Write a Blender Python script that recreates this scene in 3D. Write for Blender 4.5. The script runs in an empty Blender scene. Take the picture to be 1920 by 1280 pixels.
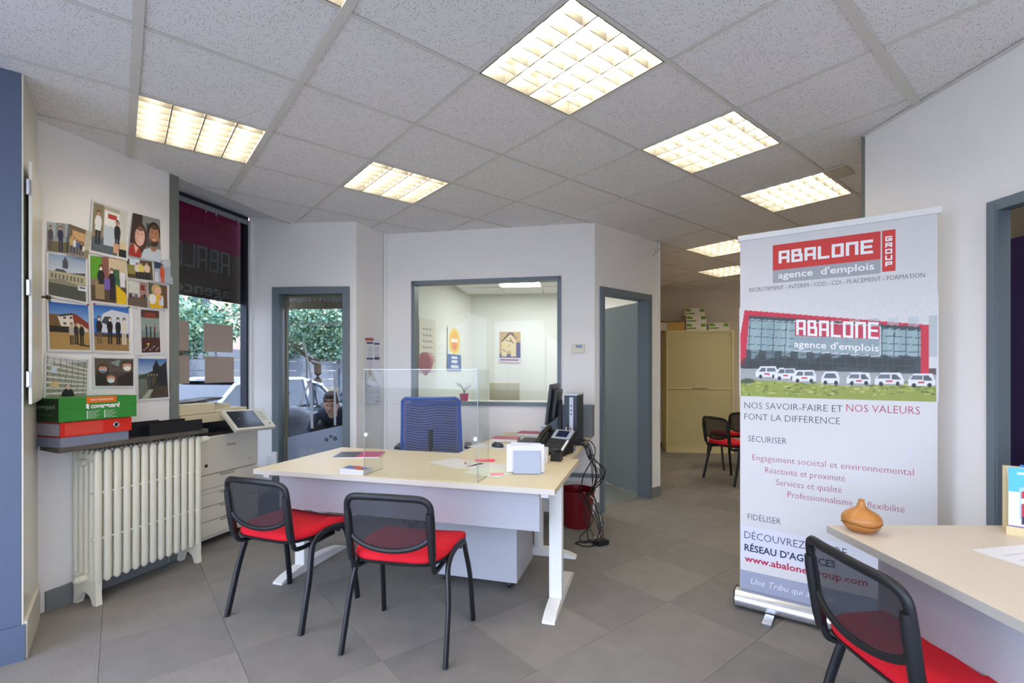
import bpy, bmesh, math, random
import numpy as np
from mathutils import Vector, Matrix
random.seed(7)
R = math.radians
PI = math.pi
scene = bpy.context.scene
COL = scene.collection

# ------------------------------------------------------------------ camera
cam_d = bpy.data.cameras.new('camera')
cam_d.sensor_width = 36
cam_d.lens = 36*906/1920
cam_d.shift_y = 54.4/1920
cam_d.clip_start = 0.05
cam = bpy.data.objects.new('camera', cam_d)
COL.objects.link(cam)
cam.location = (0, 0, 1.32)
cam.rotation_euler = (PI/2, 0, 0)
scene.camera = cam
scene.view_settings.view_transform = 'Standard'
scene.view_settings.look = 'None'
scene.view_settings.gamma = 1
scene.view_settings.use_curve_mapping = False
scene.view_settings.exposure = 0.58
scene.cycles.max_bounces = 10
scene.cycles.diffuse_bounces = 6
scene.cycles.transparent_max_bounces = 16
scene.cycles.sample_clamp_indirect = 6
scene.cycles.caustics_reflective = False
scene.cycles.caustics_refractive = False

# ------------------------------------------------------------------ daylight
W = bpy.data.worlds.new('sky'); scene.world = W; W.use_nodes = True
bgn = W.node_tree.nodes['Background']
bgn.inputs[0].default_value = (0.66, 0.75, 1.0, 1)
bgn.inputs[1].default_value = 6.0
sun_d = bpy.data.lights.new('sun', 'SUN'); sun_d.energy = 4.0; sun_d.angle = R(1.0); sun_d.color = (1.0, 0.93, 0.82)
sun = bpy.data.objects.new('sun', sun_d); COL.objects.link(sun)
sun.rotation_euler = Vector((-0.62, 0.30, -0.95)).to_track_quat('-Z', 'Y').to_euler()
LAMP_COL = (1.0, 0.88, 0.70)
LAMP_STRENGTH = 21.0

# ------------------------------------------------------------------ measuring helpers (survey of the room: eye height 1.32 m)
F, CY, H = 906.0, 694.4, 1.32
ZC = 2.673
def fl(x, y, z=0.0):
    d = (H-z)*F/(y-CY)
    return Vector(((x-960)/F*d, d, z))
def hit(x, y, A, B):
    """where the sight line meets the vertical plane through A and B: distance along it and height"""
    A = Vector(A[:2]); B = Vector(B[:2]); D = (B-A).normalized()
    k = (x-960)/F
    t = (k*A.y-A.x)/(D.x-k*D.y)
    d = A.y+t*D.y
    return t, H-(y-CY)/F*d

# ------------------------------------------------------------------ materials
MATS = {}
def srgb(c):
    if isinstance(c, str):
        c = [int(c[i:i+2], 16)/255 for i in (0, 2, 4)]
    return tuple((v/12.92 if v <= 0.04045 else ((v+0.055)/1.055)**2.4) for v in c)
def mat(name, col, rough=0.5, metal=0.0, spec=0.5, bump=0.0, bscale=200.0, var=0.0, vscale=6.0, stretch=None, emit=None, estr=0.0, alpha=1.0, coat=0.0, sheen=0.0):
    if name in MATS: return MATS[name]
    m = bpy.data.materials.new(name); m.use_nodes = True
    nt = m.node_tree; b = nt.nodes['Principled BSDF']
    c = srgb(col)
    b.inputs['Base Color'].default_value = (*c, 1)
    b.inputs['Roughness'].default_value = rough
    b.inputs['Metallic'].default_value = metal
    b.inputs['Specular IOR Level'].default_value = spec
    if coat: b.inputs['Coat Weight'].default_value = coat
    if sheen: b.inputs['Sheen Weight'].default_value = sheen
    tc = nt.nodes.new('ShaderNodeTexCoord')
    src = tc.outputs['Object']
    if stretch:
        mp = nt.nodes.new('ShaderNodeMapping'); mp.inputs['Scale'].default_value = stretch
        nt.links.new(src, mp.inputs[0]); src = mp.outputs[0]
    if var:
        n = nt.nodes.new('ShaderNodeTexNoise'); n.inputs['Scale'].default_value = vscale; n.inputs['Detail'].default_value = 5
        nt.links.new(src, n.inputs['Vector'])
        mx = nt.nodes.new('ShaderNodeMix'); mx.data_type = 'RGBA'
        mx.inputs['A'].default_value = (*[v*(1-var) for v in c], 1); mx.inputs['B'].default_value = (*[min(1, v*(1+var)) for v in c], 1)
        nt.links.new(n.outputs['Fac'], mx.inputs['Factor']); nt.links.new(mx.outputs['Result'], b.inputs['Base Color'])
    if bump:
        n = nt.nodes.new('ShaderNodeTexNoise'); n.inputs['Scale'].default_value = bscale; n.inputs['Detail'].default_value = 3
        nt.links.new(src, n.inputs['Vector'])
        bp = nt.nodes.new('ShaderNodeBump'); bp.inputs['Strength'].default_value = bump; bp.inputs['Distance'].default_value = 0.002
        nt.links.new(n.outputs['Fac'], bp.inputs['Height']); nt.links.new(bp.outputs[0], b.inputs['Normal'])
    if emit:
        b.inputs['Emission Color'].default_value = (*srgb(emit), 1); b.inputs['Emission Strength'].default_value = estr
    if alpha < 1:
        b.inputs['Alpha'].default_value = alpha
    MATS[name] = m
    return m
def glass_mat(name, tint=(0.93, 0.96, 0.95), ior=1.45, rough=0.0, boost=1.0):
    if name in MATS: return MATS[name]
    m = bpy.data.materials.new(name); m.use_nodes = True; nt = m.node_tree; nt.nodes.clear()
    o = nt.nodes.new('ShaderNodeOutputMaterial'); mx = nt.nodes.new('ShaderNodeMixShader')
    t = nt.nodes.new('ShaderNodeBsdfTransparent'); g = nt.nodes.new('ShaderNodeBsdfGlossy'); f = nt.nodes.new('ShaderNodeFresnel')
    t.inputs[0].default_value = (*tint, 1); g.inputs['Roughness'].default_value = rough; f.inputs[0].default_value = ior
    mu = nt.nodes.new('ShaderNodeMath'); mu.operation = 'MULTIPLY'; mu.inputs[1].default_value = boost; mu.use_clamp = True
    ge = nt.nodes.new('ShaderNodeNewGeometry'); inv = nt.nodes.new('ShaderNodeMath'); inv.operation = 'SUBTRACT'; inv.inputs[0].default_value = 1.0
    fm = nt.nodes.new('ShaderNodeMath'); fm.operation = 'MULTIPLY'
    nt.links.new(ge.outputs['Backfacing'], inv.inputs[1]); nt.links.new(inv.outputs[0], fm.inputs[0]); nt.links.new(f.outputs[0], fm.inputs[1]); nt.links.new(fm.outputs[0], mu.inputs[0])
    nt.links.new(mu.outputs[0], mx.inputs[0]); nt.links.new(t.outputs[0], mx.inputs[1]); nt.links.new(g.outputs[0], mx.inputs[2]); nt.links.new(mx.outputs[0], o.inputs[0])
    MATS[name] = m; return m
def mesh_cloth(name, col, open_):
    m = bpy.data.materials.new(name); m.use_nodes = True; nt = m.node_tree; nt.nodes.clear()
    o = nt.nodes.new('ShaderNodeOutputMaterial'); mx = nt.nodes.new('ShaderNodeMixShader')
    t = nt.nodes.new('ShaderNodeBsdfTransparent'); g = nt.nodes.new('ShaderNodeBsdfPrincipled')
    g.inputs['Base Color'].default_value = (*srgb(col), 1); g.inputs['Roughness'].default_value = 0.7
    mx.inputs[0].default_value = 1-open_
    nt.links.new(t.outputs[0], mx.inputs[1]); nt.links.new(g.outputs[0], mx.inputs[2]); nt.links.new(mx.outputs[0], o.inputs[0])
    return m
def print_mat(name='printed_paper', rough=0.45):
    if name in MATS: return MATS[name]
    m = bpy.data.materials.new(name); m.use_nodes = True; nt = m.node_tree; b = nt.nodes['Principled BSDF']
    a = nt.nodes.new('ShaderNodeAttribute'); a.attribute_name = 'ink'
    nt.links.new(a.outputs['Color'], b.inputs['Base Color']); b.inputs['Roughness'].default_value = rough
    MATS[name] = m; return m

M = dict(
    wall=mat('painted_wallpaper', 'efedeb', 0.85, bump=0.35, bscale=260, var=0.02, vscale=3),
    wallwhite=mat('office_wall_paint', 'eceade', 0.85, bump=0.2, bscale=260),
    olive=mat('grey_green_paint', '757a74', 0.55, bump=0.1, bscale=80),
    frame=mat('slate_grey_gloss_paint', '6d7880', 0.4, bump=0.05, bscale=60),
    blue=mat('blue_grey_lacquer', '556179', 0.42, bump=0.05, bscale=60, var=0.04),
    door=mat('grey_door_paint', '849092', 0.45, bump=0.05, bscale=60, var=0.03),
    plinth=mat('grey_baseboard_paint', '767b7c', 0.5, bump=0.1, bscale=60),
    cream=mat('cream_metal_paint', 'd3cfbf', 0.28, var=0.03),
    rad=mat('cast_iron_enamel', 'e4e0cd', 0.35, bump=0.15, bscale=90, var=0.02),
    black=mat('black_plastic', '15171b', 0.42, bump=0.1, bscale=500),
    blackm=mat('black_powder_coat', '16181e', 0.35),
    red=mat('red_wool_seat', 'd2001f', 0.85, bump=0.4, bscale=900, var=0.06, vscale=40),
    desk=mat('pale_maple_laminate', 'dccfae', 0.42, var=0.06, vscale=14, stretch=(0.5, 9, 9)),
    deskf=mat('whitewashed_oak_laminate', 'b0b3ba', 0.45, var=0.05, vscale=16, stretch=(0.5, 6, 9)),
    white=mat('white_powder_coat', 'e9e9e6', 0.35),
    grey=mat('mid_grey_metal', '6f757a', 0.45),
    chrome=mat('brushed_aluminium', 'c9ccd2', 0.25, metal=0.9),
    paper=mat('white_paper', 'dedddc', 0.7),
    bluem=mat('dark_blue_plastic', '1c2534', 0.4),
    plastic=mat('cream_plastic', 'ddd6bf', 0.45, bump=0.05, bscale=300),
    asphalt=mat('asphalt', '6c6c6e', 0.9, bump=0.5, bscale=120, var=0.1),
    cable=mat('black_cable_rubber', '101114', 0.5),
    marble=mat('brown_grey_marble', '5d574d', 0.3, var=0.55, vscale=14),
    tube=mat('fluorescent_tube', 'ffffff', 0.5),
)
M['backmesh'] = mesh_cloth('chair_back_mesh', '1c1e25', 0.15)
M['bluemesh'] = mesh_cloth('blue_back_mesh', '183a86', 0.15)
M['glass'] = glass_mat('window_glass')
M['tinted'] = glass_mat('dimming_shop_glass', (0.62, 0.645, 0.66))  # tint added to dim the overbright street behind the panes
M['officeglass'] = glass_mat('office_window_glass', (0.95, 0.97, 0.95), 1.45, 0.0, 0.6)
M['plexi'] = glass_mat('acrylic_sheet', (0.95, 0.965, 0.965), 1.49, 0.0, 0.65)
M['print'] = print_mat()

# ------------------------------------------------------------------ mesh helpers
class MB:
    def __init__(s): s.b = bmesh.new()
    def box(s, c, d, rz=0, rx=0, ry=0, bev=0):
        m = Matrix.Translation(c) @ Matrix.Rotation(rz, 4, 'Z') @ Matrix.Rotation(ry, 4, 'Y') @ Matrix.Rotation(rx, 4, 'X') @ Matrix.Diagonal((*d, 1))
        r = bmesh.ops.create_cube(s.b, size=1, matrix=m)
        if bev:
            es = list({e for v in r['verts'] for e in v.link_edges})
            bmesh.ops.bevel(s.b, geom=es, offset=bev, segments=2, affect='EDGES', profile=0.7)
        return s
    def bx(s, x0, x1, y0, y1, z0, z1, bev=0):
        return s.box(((x0+x1)/2, (y0+y1)/2, (z0+z1)/2), (abs(x1-x0), abs(y1-y0), abs(z1-z0)), bev=bev)
    def cyl(s, a, b, r, r2=None, n=14, caps=True):
        a = Vector(a); b = Vector(b); d = b-a
        q = d.to_track_quat('Z', 'Y').to_matrix().to_4x4()
        bmesh.ops.create_cone(s.b, cap_ends=caps, segments=n, radius1=r, radius2=r if r2 is None else r2, depth=d.length, matrix=Matrix.Translation((a+b)/2) @ q)
        return s
    def lathe(s, prof, c=(0, 0, 0), n=24, m=None, sx=1, sy=1):
        m = m or Matrix.Identity(4); c = Vector(c); rings = []
        for r, z in prof:
            if r < 1e-5: rings.append([s.b.verts.new(m @ (c+Vector((0, 0, z))))])
            else: rings.append([s.b.verts.new(m @ (c+Vector((r*sx*math.cos(2*PI*i/n), r*sy*math.sin(2*PI*i/n), z)))) for i in range(n)])
        for A, B in zip(rings, rings[1:]):
            for i in range(n):
                j = (i+1) % n
                if len(A) == 1 and len(B) == 1: continue
                if len(A) == 1: s.b.faces.new((A[0], B[j], B[i]))
                elif len(B) == 1: s.b.faces.new((A[i], A[j], B[0]))
                else: s.b.faces.new((A[i], A[j], B[j], B[i]))
        return s
    def prism(s, pts, h, m=None):
        """polygon pts in local XY pushed to +Z by h, moved by m"""
        m = m or Matrix.Identity(4)
        lo = [s.b.verts.new(m @ Vector((x, y, 0))) for x, y in pts]; hi = [s.b.verts.new(m @ Vector((x, y, h))) for x, y in pts]
        s.b.faces.new(lo[::-1]); s.b.faces.new(hi)
        for i in range(len(pts)):
            j = (i+1) % len(pts); s.b.faces.new((lo[i], lo[j], hi[j], hi[i]))
        return s
    def tube(s, path, r, n=8, sx=1.0, up=(0, 0, 1), closed=False, caps=True):
        P = [Vector(p) for p in path]; N = len(P); rings = []
        up = Vector(up)
        for i, p in enumerate(P):
            if closed: t = P[(i+1) % N]-P[i-1]
            else: t = P[min(i+1, N-1)]-P[max(i-1, 0)]
            t.normalize()
            a = up-t*up.dot(t)
            if a.length < 1e-3: a = Vector((1, 0, 0))-t*t.x
            a.normalize(); b = t.cross(a)
            rr = r[i] if isinstance(r, (list, tuple)) else r
            rings.append([s.b.verts.new(p+a*rr*math.cos(2*PI*k/n)+b*rr*sx*math.sin(2*PI*k/n)) for k in range(n)])
        for i in range(N if closed else N-1):
            A = rings[i]; B = rings[(i+1) % N]
            for k in range(n):
                j = (k+1) % n; s.b.faces.new((A[k], A[j], B[j], B[k]))
        if caps and not closed:
            s.b.faces.new(rings[0][::-1]); s.b.faces.new(rings[-1])
        return s
    def quad(s, *p):
        s.b.faces.new([s.b.verts.new(Vector(q)) for q in p]); return s
    def grid(s, fn, nu, nv, cu=False):
        V = [[s.b.verts.new(Vector(fn(i/(nu), j/(nv)))) for j in range(nv+1)] for i in range(nu+(0 if cu else 1))]
        for i in range(nu):
            for j in range(nv):
                s.b.faces.new((V[i][j], V[(i+1) % len(V)][j], V[(i+1) % len(V)][j+1], V[i][j+1]))
        return s
    def ball(s, c, r, n=12, sc=(1, 1, 1)):
        bmesh.ops.create_uvsphere(s.b, u_segments=n, v_segments=max(6, n*2//3), radius=r, matrix=Matrix.Translation(c) @ Matrix.Diagonal((*sc, 1))); return s
def smooth_curve(pts, k=6, closed=False):
    P = [Vector(p) for p in pts]; out = []; N = len(P)
    for i in range(N if closed else N-1):
        if closed: a, b, c, d = P[i-1], P[i], P[(i+1) % N], P[(i+2) % N]
        else: a, b, c, d = P[max(i-1, 0)], P[i], P[i+1], P[min(i+2, N-1)]
        for j in range(k):
            t = j/k
            out.append(0.5*((2*b)+(c-a)*t+(2*a-5*b+4*c-d)*t*t+(3*b-a-3*c+d)*t**3))
    if not closed: out.append(P[-1])
    return out
def obj(name, mb, m, parent=None, smooth=False, loc=None, rz=None, label=None):
    b = mb.b if isinstance(mb, MB) else mb
    bmesh.ops.recalc_face_normals(b, faces=b.faces)
    me = bpy.data.meshes.new(name); b.to_mesh(me); b.free()
    if m is not None:
        for q in (m if isinstance(m, (list, tuple)) else [m]): me.materials.append(q)
    if smooth:
        for p in me.polygons: p.use_smooth = True
        try: me.set_sharp_from_angle(angle=R(smooth if smooth is not True else 40))
        except Exception: pass
    o = bpy.data.objects.new(name, me); COL.objects.link(o)
    if parent is not None: o.parent = parent
    if loc is not None: o.location = loc
    if rz is not None: o.rotation_euler = (0, 0, rz)
    if label: o['label'] = label
    return o
def tag(o, label, cat, group=None, kind=None):
    o['label'] = label; o['category'] = cat
    if group: o['group'] = group
    if kind: o['kind'] = kind
    return o
def thing(name, label, cat, loc=(0, 0, 0), rz=0.0, group=None):
    o = bpy.data.objects.new(name, None); o.empty_display_size = 0.1; COL.objects.link(o)
    o.location = loc; o.rotation_euler = (0, 0, rz)
    return tag(o, label, cat, group)
def struct(name, mb, m, label=None, **k):
    o = obj(name, mb, m, **k); o['kind'] = 'structure'
    if label: o['label'] = label
    return o
def copy_tree(o, loc=None, rz=None, label=None, parent=None):
    c = o.copy(); COL.objects.link(c); c.parent = parent
    for ch in list(o.children): copy_tree(ch, parent=c)
    if loc is not None: c.location = loc
    if rz is not None: c.rotation_euler = (0, 0, rz)
    if label: c['label'] = label
    return c
def text_mesh(txt, w=None, h=None, bold=0.0, shear=0.0, mirror=False, align='L', z=0.0):
    """flat lettering as a bmesh in the XZ plane (x right, z up), fitted to width w and/or cap height h; baseline at z=0"""
    cu = bpy.data.curves.new('lettering', 'FONT'); cu.body = txt; cu.size = 1; cu.offset = bold; cu.shear = shear; cu.resolution_u = 2
    o = bpy.data.objects.new('lettering', cu); COL.objects.link(o)
    bpy.context.view_layer.update()
    me = bpy.data.meshes.new_from_object(o.evaluated_get(bpy.context.evaluated_depsgraph_get()))
    bpy.data.objects.remove(o); bpy.data.curves.remove(cu)
    b = bmesh.new(); b.from_mesh(me); bpy.data.meshes.remove(me)
    if not b.verts: return b
    xs = [v.co.x for v in b.verts]; x0, x1 = min(xs), max(xs)
    capH = 0.69
    sy = (h/capH) if h else w/(x1-x0)
    sx = (w/(x1-x0)) if w else sy
    for v in b.verts:
        x = (v.co.x-x0)*sx; y = v.co.y*sy
        if mirror: x = (x1-x0)*sx-x
        v.co = Vector((x, 0, y))
    return b
def merge(dst, src, m=None):
    me = bpy.data.meshes.new('t'); src.to_mesh(me); src.free()
    if m is not None: me.transform(m)
    dst.from_mesh(me); bpy.data.meshes.remove(me)
    return dst
# square block capitals of the agency's logo: thick strokes in a 1 x 1 cell
BLOCK = {
 'A': [[(0, 0), (0, 1), (1, 1), (1, 0)], [(0, .42), (1, .42)]],
 'B': [[(0, 0), (0, 1), (.85, 1), (.85, .52)], [(0, .52), (1, .52), (1, 0), (0, 0)]],
 'L': [[(0, 1), (0, 0), (1, 0)]],
 'O': [[(0, 0), (0, 1), (1, 1), (1, 0), (0, 0)]],
 'N': [[(0, 0), (0, 1), (1, 1), (1, 0)]],
 'E': [[(1, 1), (0, 1), (0, 0), (1, 0)], [(0, .5), (.9, .5)]],
 'G': [[(1, 1), (0, 1), (0, 0), (1, 0), (1, .45), (.5, .45)]],
 'R': [[(0, 0), (0, 1), (1, 1), (1, .45), (.2, .45)], [(.55, .45), (1, 0)]],
 'U': [[(0, 1), (0, 0), (1, 0), (1, 1)]],
 'P': [[(0, 0), (0, 1), (1, 1), (1, .42), (0, .42)]],
}
def block_text(word, x, z, w, h, gap=0.22, th=0.2, vertical=False, mirror=False):
    b = bmesh.new(); n = len(word)
    if vertical: ch = h/(n+(n-1)*gap); cw = w
    else: cw = w/(n+(n-1)*gap); ch = h
    t = th*min(ch, cw)
    eps = 0.0
    for i, c in enumerate(word):
        ox = x if vertical else x+i*cw*(1+gap)
        oz = z+h-ch-i*ch*(1+gap) if vertical else z
        for st in BLOCK[c]:
            for (ax, az), (bx_, bz) in zip(st, st[1:]):
                p = Vector((ox+t/2+ax*(cw-t), 0, oz+t/2+az*(ch-t))); q = Vector((ox+t/2+bx_*(cw-t), 0, oz+t/2+bz*(ch-t)))
                d = (q-p).normalized(); nrm = Vector((-d.z, 0, d.x))*t/2
                p = p-d*t*0.42; q = q+d*t*0.42
                y = Vector((0, -eps, 0)); eps += 2e-6
                b.faces.new([b.verts.new(v+y) for v in (p-nrm, q-nrm, q+nrm, p+nrm)])
    if mirror:
        for v in b.verts: v.co.x = 2*x+w-v.co.x
    return b

# ------------------------------------------------------------------ a small painter for flat prints
class Paint:
    def __init__(s, nx, nz, x0=0, x1=1, z0=0, z1=1, bg='ffffff'):
        s.nx, s.nz = nx, nz; s.ext = (x0, x1, z0, z1)
        s.X, s.Z = np.meshgrid(np.linspace(x0, x1, nx+1), np.linspace(z0, z1, nz+1))
        s.C = np.ones((nz+1, nx+1, 3))*np.array(srgb(bg))
        s.rng = np.random.RandomState(nx*7+nz)
    def _put(s, m, c, a=1.0):
        c = np.array(srgb(c)) if not callable(c) else c(s)
        s.C[m] = s.C[m]*(1-a)+(c if c.ndim == 1 else c[m])*a
        return s
    def rect(s, x0, z0, x1, z1, c, a=1.0): return s._put((s.X >= x0) & (s.X <= x1) & (s.Z >= z0) & (s.Z <= z1), c, a)
    def ell(s, cx, cz, rx, rz, c, a=1.0): return s._put(((s.X-cx)/rx)**2+((s.Z-cz)/rz)**2 <= 1, c, a)
    def poly(s, pts, c, a=1.0):
        m = np.zeros(s.X.shape, bool); n = len(pts)
        for i in range(n):
            x1, z1 = pts[i]; x2, z2 = pts[(i+1) % n]
            if z1 == z2: continue
            k = ((z1 > s.Z) != (z2 > s.Z)) & (s.X < (x2-x1)*(s.Z-z1)/(z2-z1)+x1)
            m ^= k
        return s._put(m, c, a)
    def line(s, p, q, w, c, a=1.0):
        p = np.array(p, float); q = np.array(q, float); d = q-p; L = max(1e-9, (d**2).sum())
        t = np.clip(((s.X-p[0])*d[0]+(s.Z-p[1])*d[1])/L, 0, 1)
        return s._put((s.X-p[0]-t*d[0])**2+(s.Z-p[1]-t*d[1])**2 <= (w/2)**2, c, a)
    def vgrad(s, z0, z1, c0, c1):
        t = np.clip((s.Z-z0)/(z1-z0), 0, 1)[..., None]; m = (s.Z >= z0) & (s.Z <= z1)
        g = np.array(srgb(c0))*(1-t)+np.array(srgb(c1))*t; s.C[m] = g[m]; return s
    def noise(s, amt, x0=-9, z0=-9, x1=9, z1=9, cell=1):
        n = s.rng.rand(s.X.shape[0]//cell+1, s.X.shape[1]//cell+1); n = np.kron(n, np.ones((cell, cell)))[:s.X.shape[0], :s.X.shape[1]]
        m = (s.X >= x0) & (s.X <= x1) & (s.Z >= z0) & (s.Z <= z1)
        f = (1+amt*(n-0.5)*2)[..., None]; s.C[m] = np.clip(s.C*f, 0, 1)[m]; return s
    def person(s, x, z, h, top='20222a', legs='26262e', skin='c99a7e', hair='2a1c16', w=0.22, mask=None):
        s.rect(x-w*h*.45, z, x-w*h*.06, z+h*.47, legs); s.rect(x+w*h*.06, z, x+w*h*.45, z+h*.47, legs)
        s.ell(x, z+h*.64, w*h*.62, h*.22, top); s.rect(x-w*h*.5, z+h*.42, x+w*h*.5, z+h*.7, top)
        s.ell(x, z+h*.92, h*.075, h*.09, hair); s.ell(x, z+h*.895, h*.055, h*.07, skin)
        if mask: s.ell(x, z+h*.87, h*.05, h*.04, mask)
        return s
    def face(s, x, z, r, skin, hair, longhair=True, mask=None, beard=None):
        if longhair: s.ell(x, z-r*.2, r*1.15, r*1.75, hair)
        else: s.ell(x, z+r*.35, r*1.0, r*1.05, hair)
        s.ell(x, z, r*.8, r*1.15, skin)
        if beard: s.ell(x, z-r*.7, r*.62, r*.5, beard); s.ell(x, z-r*.42, r*.5, r*.28, skin)
        dk_ = 'a87a66'
        s.ell(x-r*.5, z-r*.1, r*.28, r*.9, dk_, .25); s.ell(x, z+r*.95, r*.75, r*.35, hair, .8)
        for k in (-1, 1): s.ell(x+k*r*.3, z+r*.2, r*.10, r*.045, '2a1a14', .8); s.line((x+k*r*.44, z+r*.38), (x+k*r*.18, z+r*.40), r*.05, '3a261c', .7)
        if mask: s.ell(x, z-r*.5, r*.66, r*.55, mask)
        else: s.line((x, z+r*.1), (x+r*.04, z-r*.2), r*.08, skin, 1); s.ell(x, z-r*.5, r*.26, r*.09, 'a8433f'); s.ell(x, z-r*.47, r*.24, r*.06, 'f3ece6')
        return s
    def mesh(s, name, pos):
        """pos(x, z) -> 3-D point"""
        nx, nz = s.nx, s.nz
        if isinstance(pos, tuple): O, U, V = [np.array(p, float) for p in pos]; P = O+s.X[..., None]*U+s.Z[..., None]*V
        else: P = np.array([[pos(x, z) for x, z in zip(rx, rz)] for rx, rz in zip(s.X, s.Z)])
        idx = np.arange((nx+1)*(nz+1)).reshape(nz+1, nx+1)
        f = np.stack([idx[:-1, :-1], idx[:-1, 1:], idx[1:, 1:], idx[1:, :-1]], -1).reshape(-1, 4)
        me = bpy.data.meshes.new(name); me.from_pydata(P.reshape(-1, 3).tolist(), [], f.tolist())
        at = me.color_attributes.new('ink', 'FLOAT_COLOR', 'POINT')
        at.data.foreach_set('color', np.concatenate([s.C.reshape(-1, 3), np.ones(((nx+1)*(nz+1), 1))], 1).astype(np.float32).ravel())
        me.materials.append(M['print'])
        return me
def print_obj(name, paint, pos, parent=None):
    o = bpy.data.objects.new(name, paint.mesh(name, pos)); COL.objects.link(o)
    if parent is not None: o.parent = parent
    return o

# ================================================================== THE ROOM
V2 = lambda a, b: Vector((a, b))
LA, LB = V2(-2.573, 2.585), V2(-2.345, 3.39)
dL = (LB-LA).normalized(); nL = V2(dL.y, -dL.x)          # along the facade; into the room
PIER = V2(-2.24, 2.205)
GB = V2(-2.43, 4.47); GA = GB-1.35*dL
E0, E1, K2, K3, K4 = V2(-2.43, 4.47), V2(-1.419, 4.403), V2(-1.276, 4.818), V2(0.759, 4.435), V2(1.566, 5.12)
W0 = V2(2.029, 2.777); W1 = V2(2.45, -2.2)
def wall_boxes(mb, A, B, z0, z1, th, holes=()):
    """wall with its visible face on A-B and its thickness to the left of A->B; holes = (s0, s1, z0, z1)"""
    D = (B-A); L = D.length; a = math.atan2(D.y, D.x); m = Matrix.Translation((A.x, A.y, 0)) @ Matrix.Rotation(a, 4, 'Z')
    cuts = sorted({0, L, *[h[0] for h in holes], *[h[1] for h in holes]})
    for s0, s1 in zip(cuts, cuts[1:]):
        spans = [(z0, z1)]
        for h in holes:
            if h[0] <= (s0+s1)/2 <= h[1]:
                spans = [q for sp in spans for q in ((sp[0], min(sp[1], h[2])), (max(sp[0], h[3]), sp[1])) if q[1]-q[0] > 1e-4]
        for q0, q1 in spans:
            t = bmesh.new(); bmesh.ops.create_cube(t, size=1, matrix=m @ Matrix.Translation(((s0+s1)/2, th/2, (q0+q1)/2)) @ Matrix.Diagonal((s1-s0, abs(th), q1-q0, 1)))
            merge(mb.b, t)
    bmesh.ops.remove_doubles(mb.b, verts=mb.b.verts, dist=1e-5)
    return mb
def along(A, B): 
    D = B-A; return math.atan2(D.y, D.x)
def wall(name, A, B, th, holes=(), z0=0, z1=ZC+0.09, m='wall', label=None):
    return struct(name, wall_boxes(MB(), A, B, z0, z1, th, holes), M[m], label)
def frame_loc(A, B):
    e = bpy.data.objects.new('t', None); return (A.x, A.y, 0), along(A, B)

poly_in = [(-3.3, -2.3), (5.7, -2.3), (5.7, 8.5), (-0.8, 8.1), (-1.6, 5.0), (-1.52, 4.62), (-2.45, 4.66), (-2.87, 3.16), (-2.95, 2.3), (-2.75, 1.9)]
# floor: a screed with carpet tiles laid on it
screed = mat('grey_vinyl_floor', '7d8280', 0.5, bump=0.1, bscale=60, var=0.06)
floor = struct('floor', MB().prism(poly_in, 0.15, Matrix.Translation((0, 0, -0.158))), screed, 'floor under the grey carpet tiles')
def carpet(name, rot, c):
    m = bpy.data.materials.new(name); m.use_nodes = True; nt = m.node_tree; b = nt.nodes['Principled BSDF']
    b.inputs['Roughness'].default_value = 0.95; b.inputs['Specular IOR Level'].default_value = 0.1
    tc = nt.nodes.new('ShaderNodeTexCoord'); mp = nt.nodes.new('ShaderNodeMapping'); mp.inputs['Rotation'].default_value = (0, 0, rot)
    nt.links.new(tc.outputs['Object'], mp.inputs[0])
    w = nt.nodes.new('ShaderNodeTexWave'); w.inputs['Scale'].default_value = 50; w.inputs['Distortion'].default_value = 1.5; w.inputs['Detail'].default_value = 1
    w2 = nt.nodes.new('ShaderNodeTexWave'); w2.inputs['Scale'].default_value = 50; w2.bands_direction = 'Y'; w2.inputs['Distortion'].default_value = 1.5
    n = nt.nodes.new('ShaderNodeTexNoise'); n.inputs['Scale'].default_value = 7; n.inputs['Detail'].default_value = 6
    for q in (w, w2, n): nt.links.new(mp.outputs[0], q.inputs['Vector'])
    oi = nt.nodes.new('ShaderNodeObjectInfo')
    ad = nt.nodes.new('ShaderNodeMath'); ad.operation = 'MULTIPLY'; nt.links.new(w.outputs['Fac'], ad.inputs[0]); nt.links.new(w2.outputs['Fac'], ad.inputs[1])
    cr = nt.nodes.new('ShaderNodeMix'); cr.data_type = 'RGBA'; col = srgb(c)
    cr.inputs['A'].default_value = (*[v*0.66 for v in col], 1); cr.inputs['B'].default_value = (*[v*1.3 for v in col], 1)
    nt.links.new(ad.outputs[0], cr.inputs['Factor'])
    hsv = nt.nodes.new('ShaderNodeHueSaturation')
    ma = nt.nodes.new('ShaderNodeMath'); ma.operation = 'MULTIPLY_ADD'; ma.inputs[1].default_value = 0.16; ma.inputs[2].default_value = 0.84
    nt.links.new(oi.outputs['Random'], ma.inputs[0])
    mb2 = nt.nodes.new('ShaderNodeMath'); mb2.operation = 'MULTIPLY_ADD'; mb2.inputs[1].default_value = 0.35; nt.links.new(n.outputs['Fac'], mb2.inputs[0]); nt.links.new(ma.outputs[0], mb2.inputs[2])
    nt.links.new(mb2.outputs[0], hsv.inputs['Value']); nt.links.new(cr.outputs['Result'], hsv.inputs['Color']); nt.links.new(hsv.outputs[0], b.inputs['Base Color'])
    bp = nt.nodes.new('ShaderNodeBump'); bp.inputs['Strength'].default_value = 0.5; bp.inputs['Distance'].default_value = 0.002
    nt.links.new(ad.outputs[0], bp.inputs['Height']); nt.links.new(bp.outputs[0], b.inputs['Normal'])
    return m
cm = [carpet('ribbed_carpet', R(0), '8d8985'), carpet('ribbed_carpet_turned', R(30), '898683')]
GA39 = 0.6828
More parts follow.
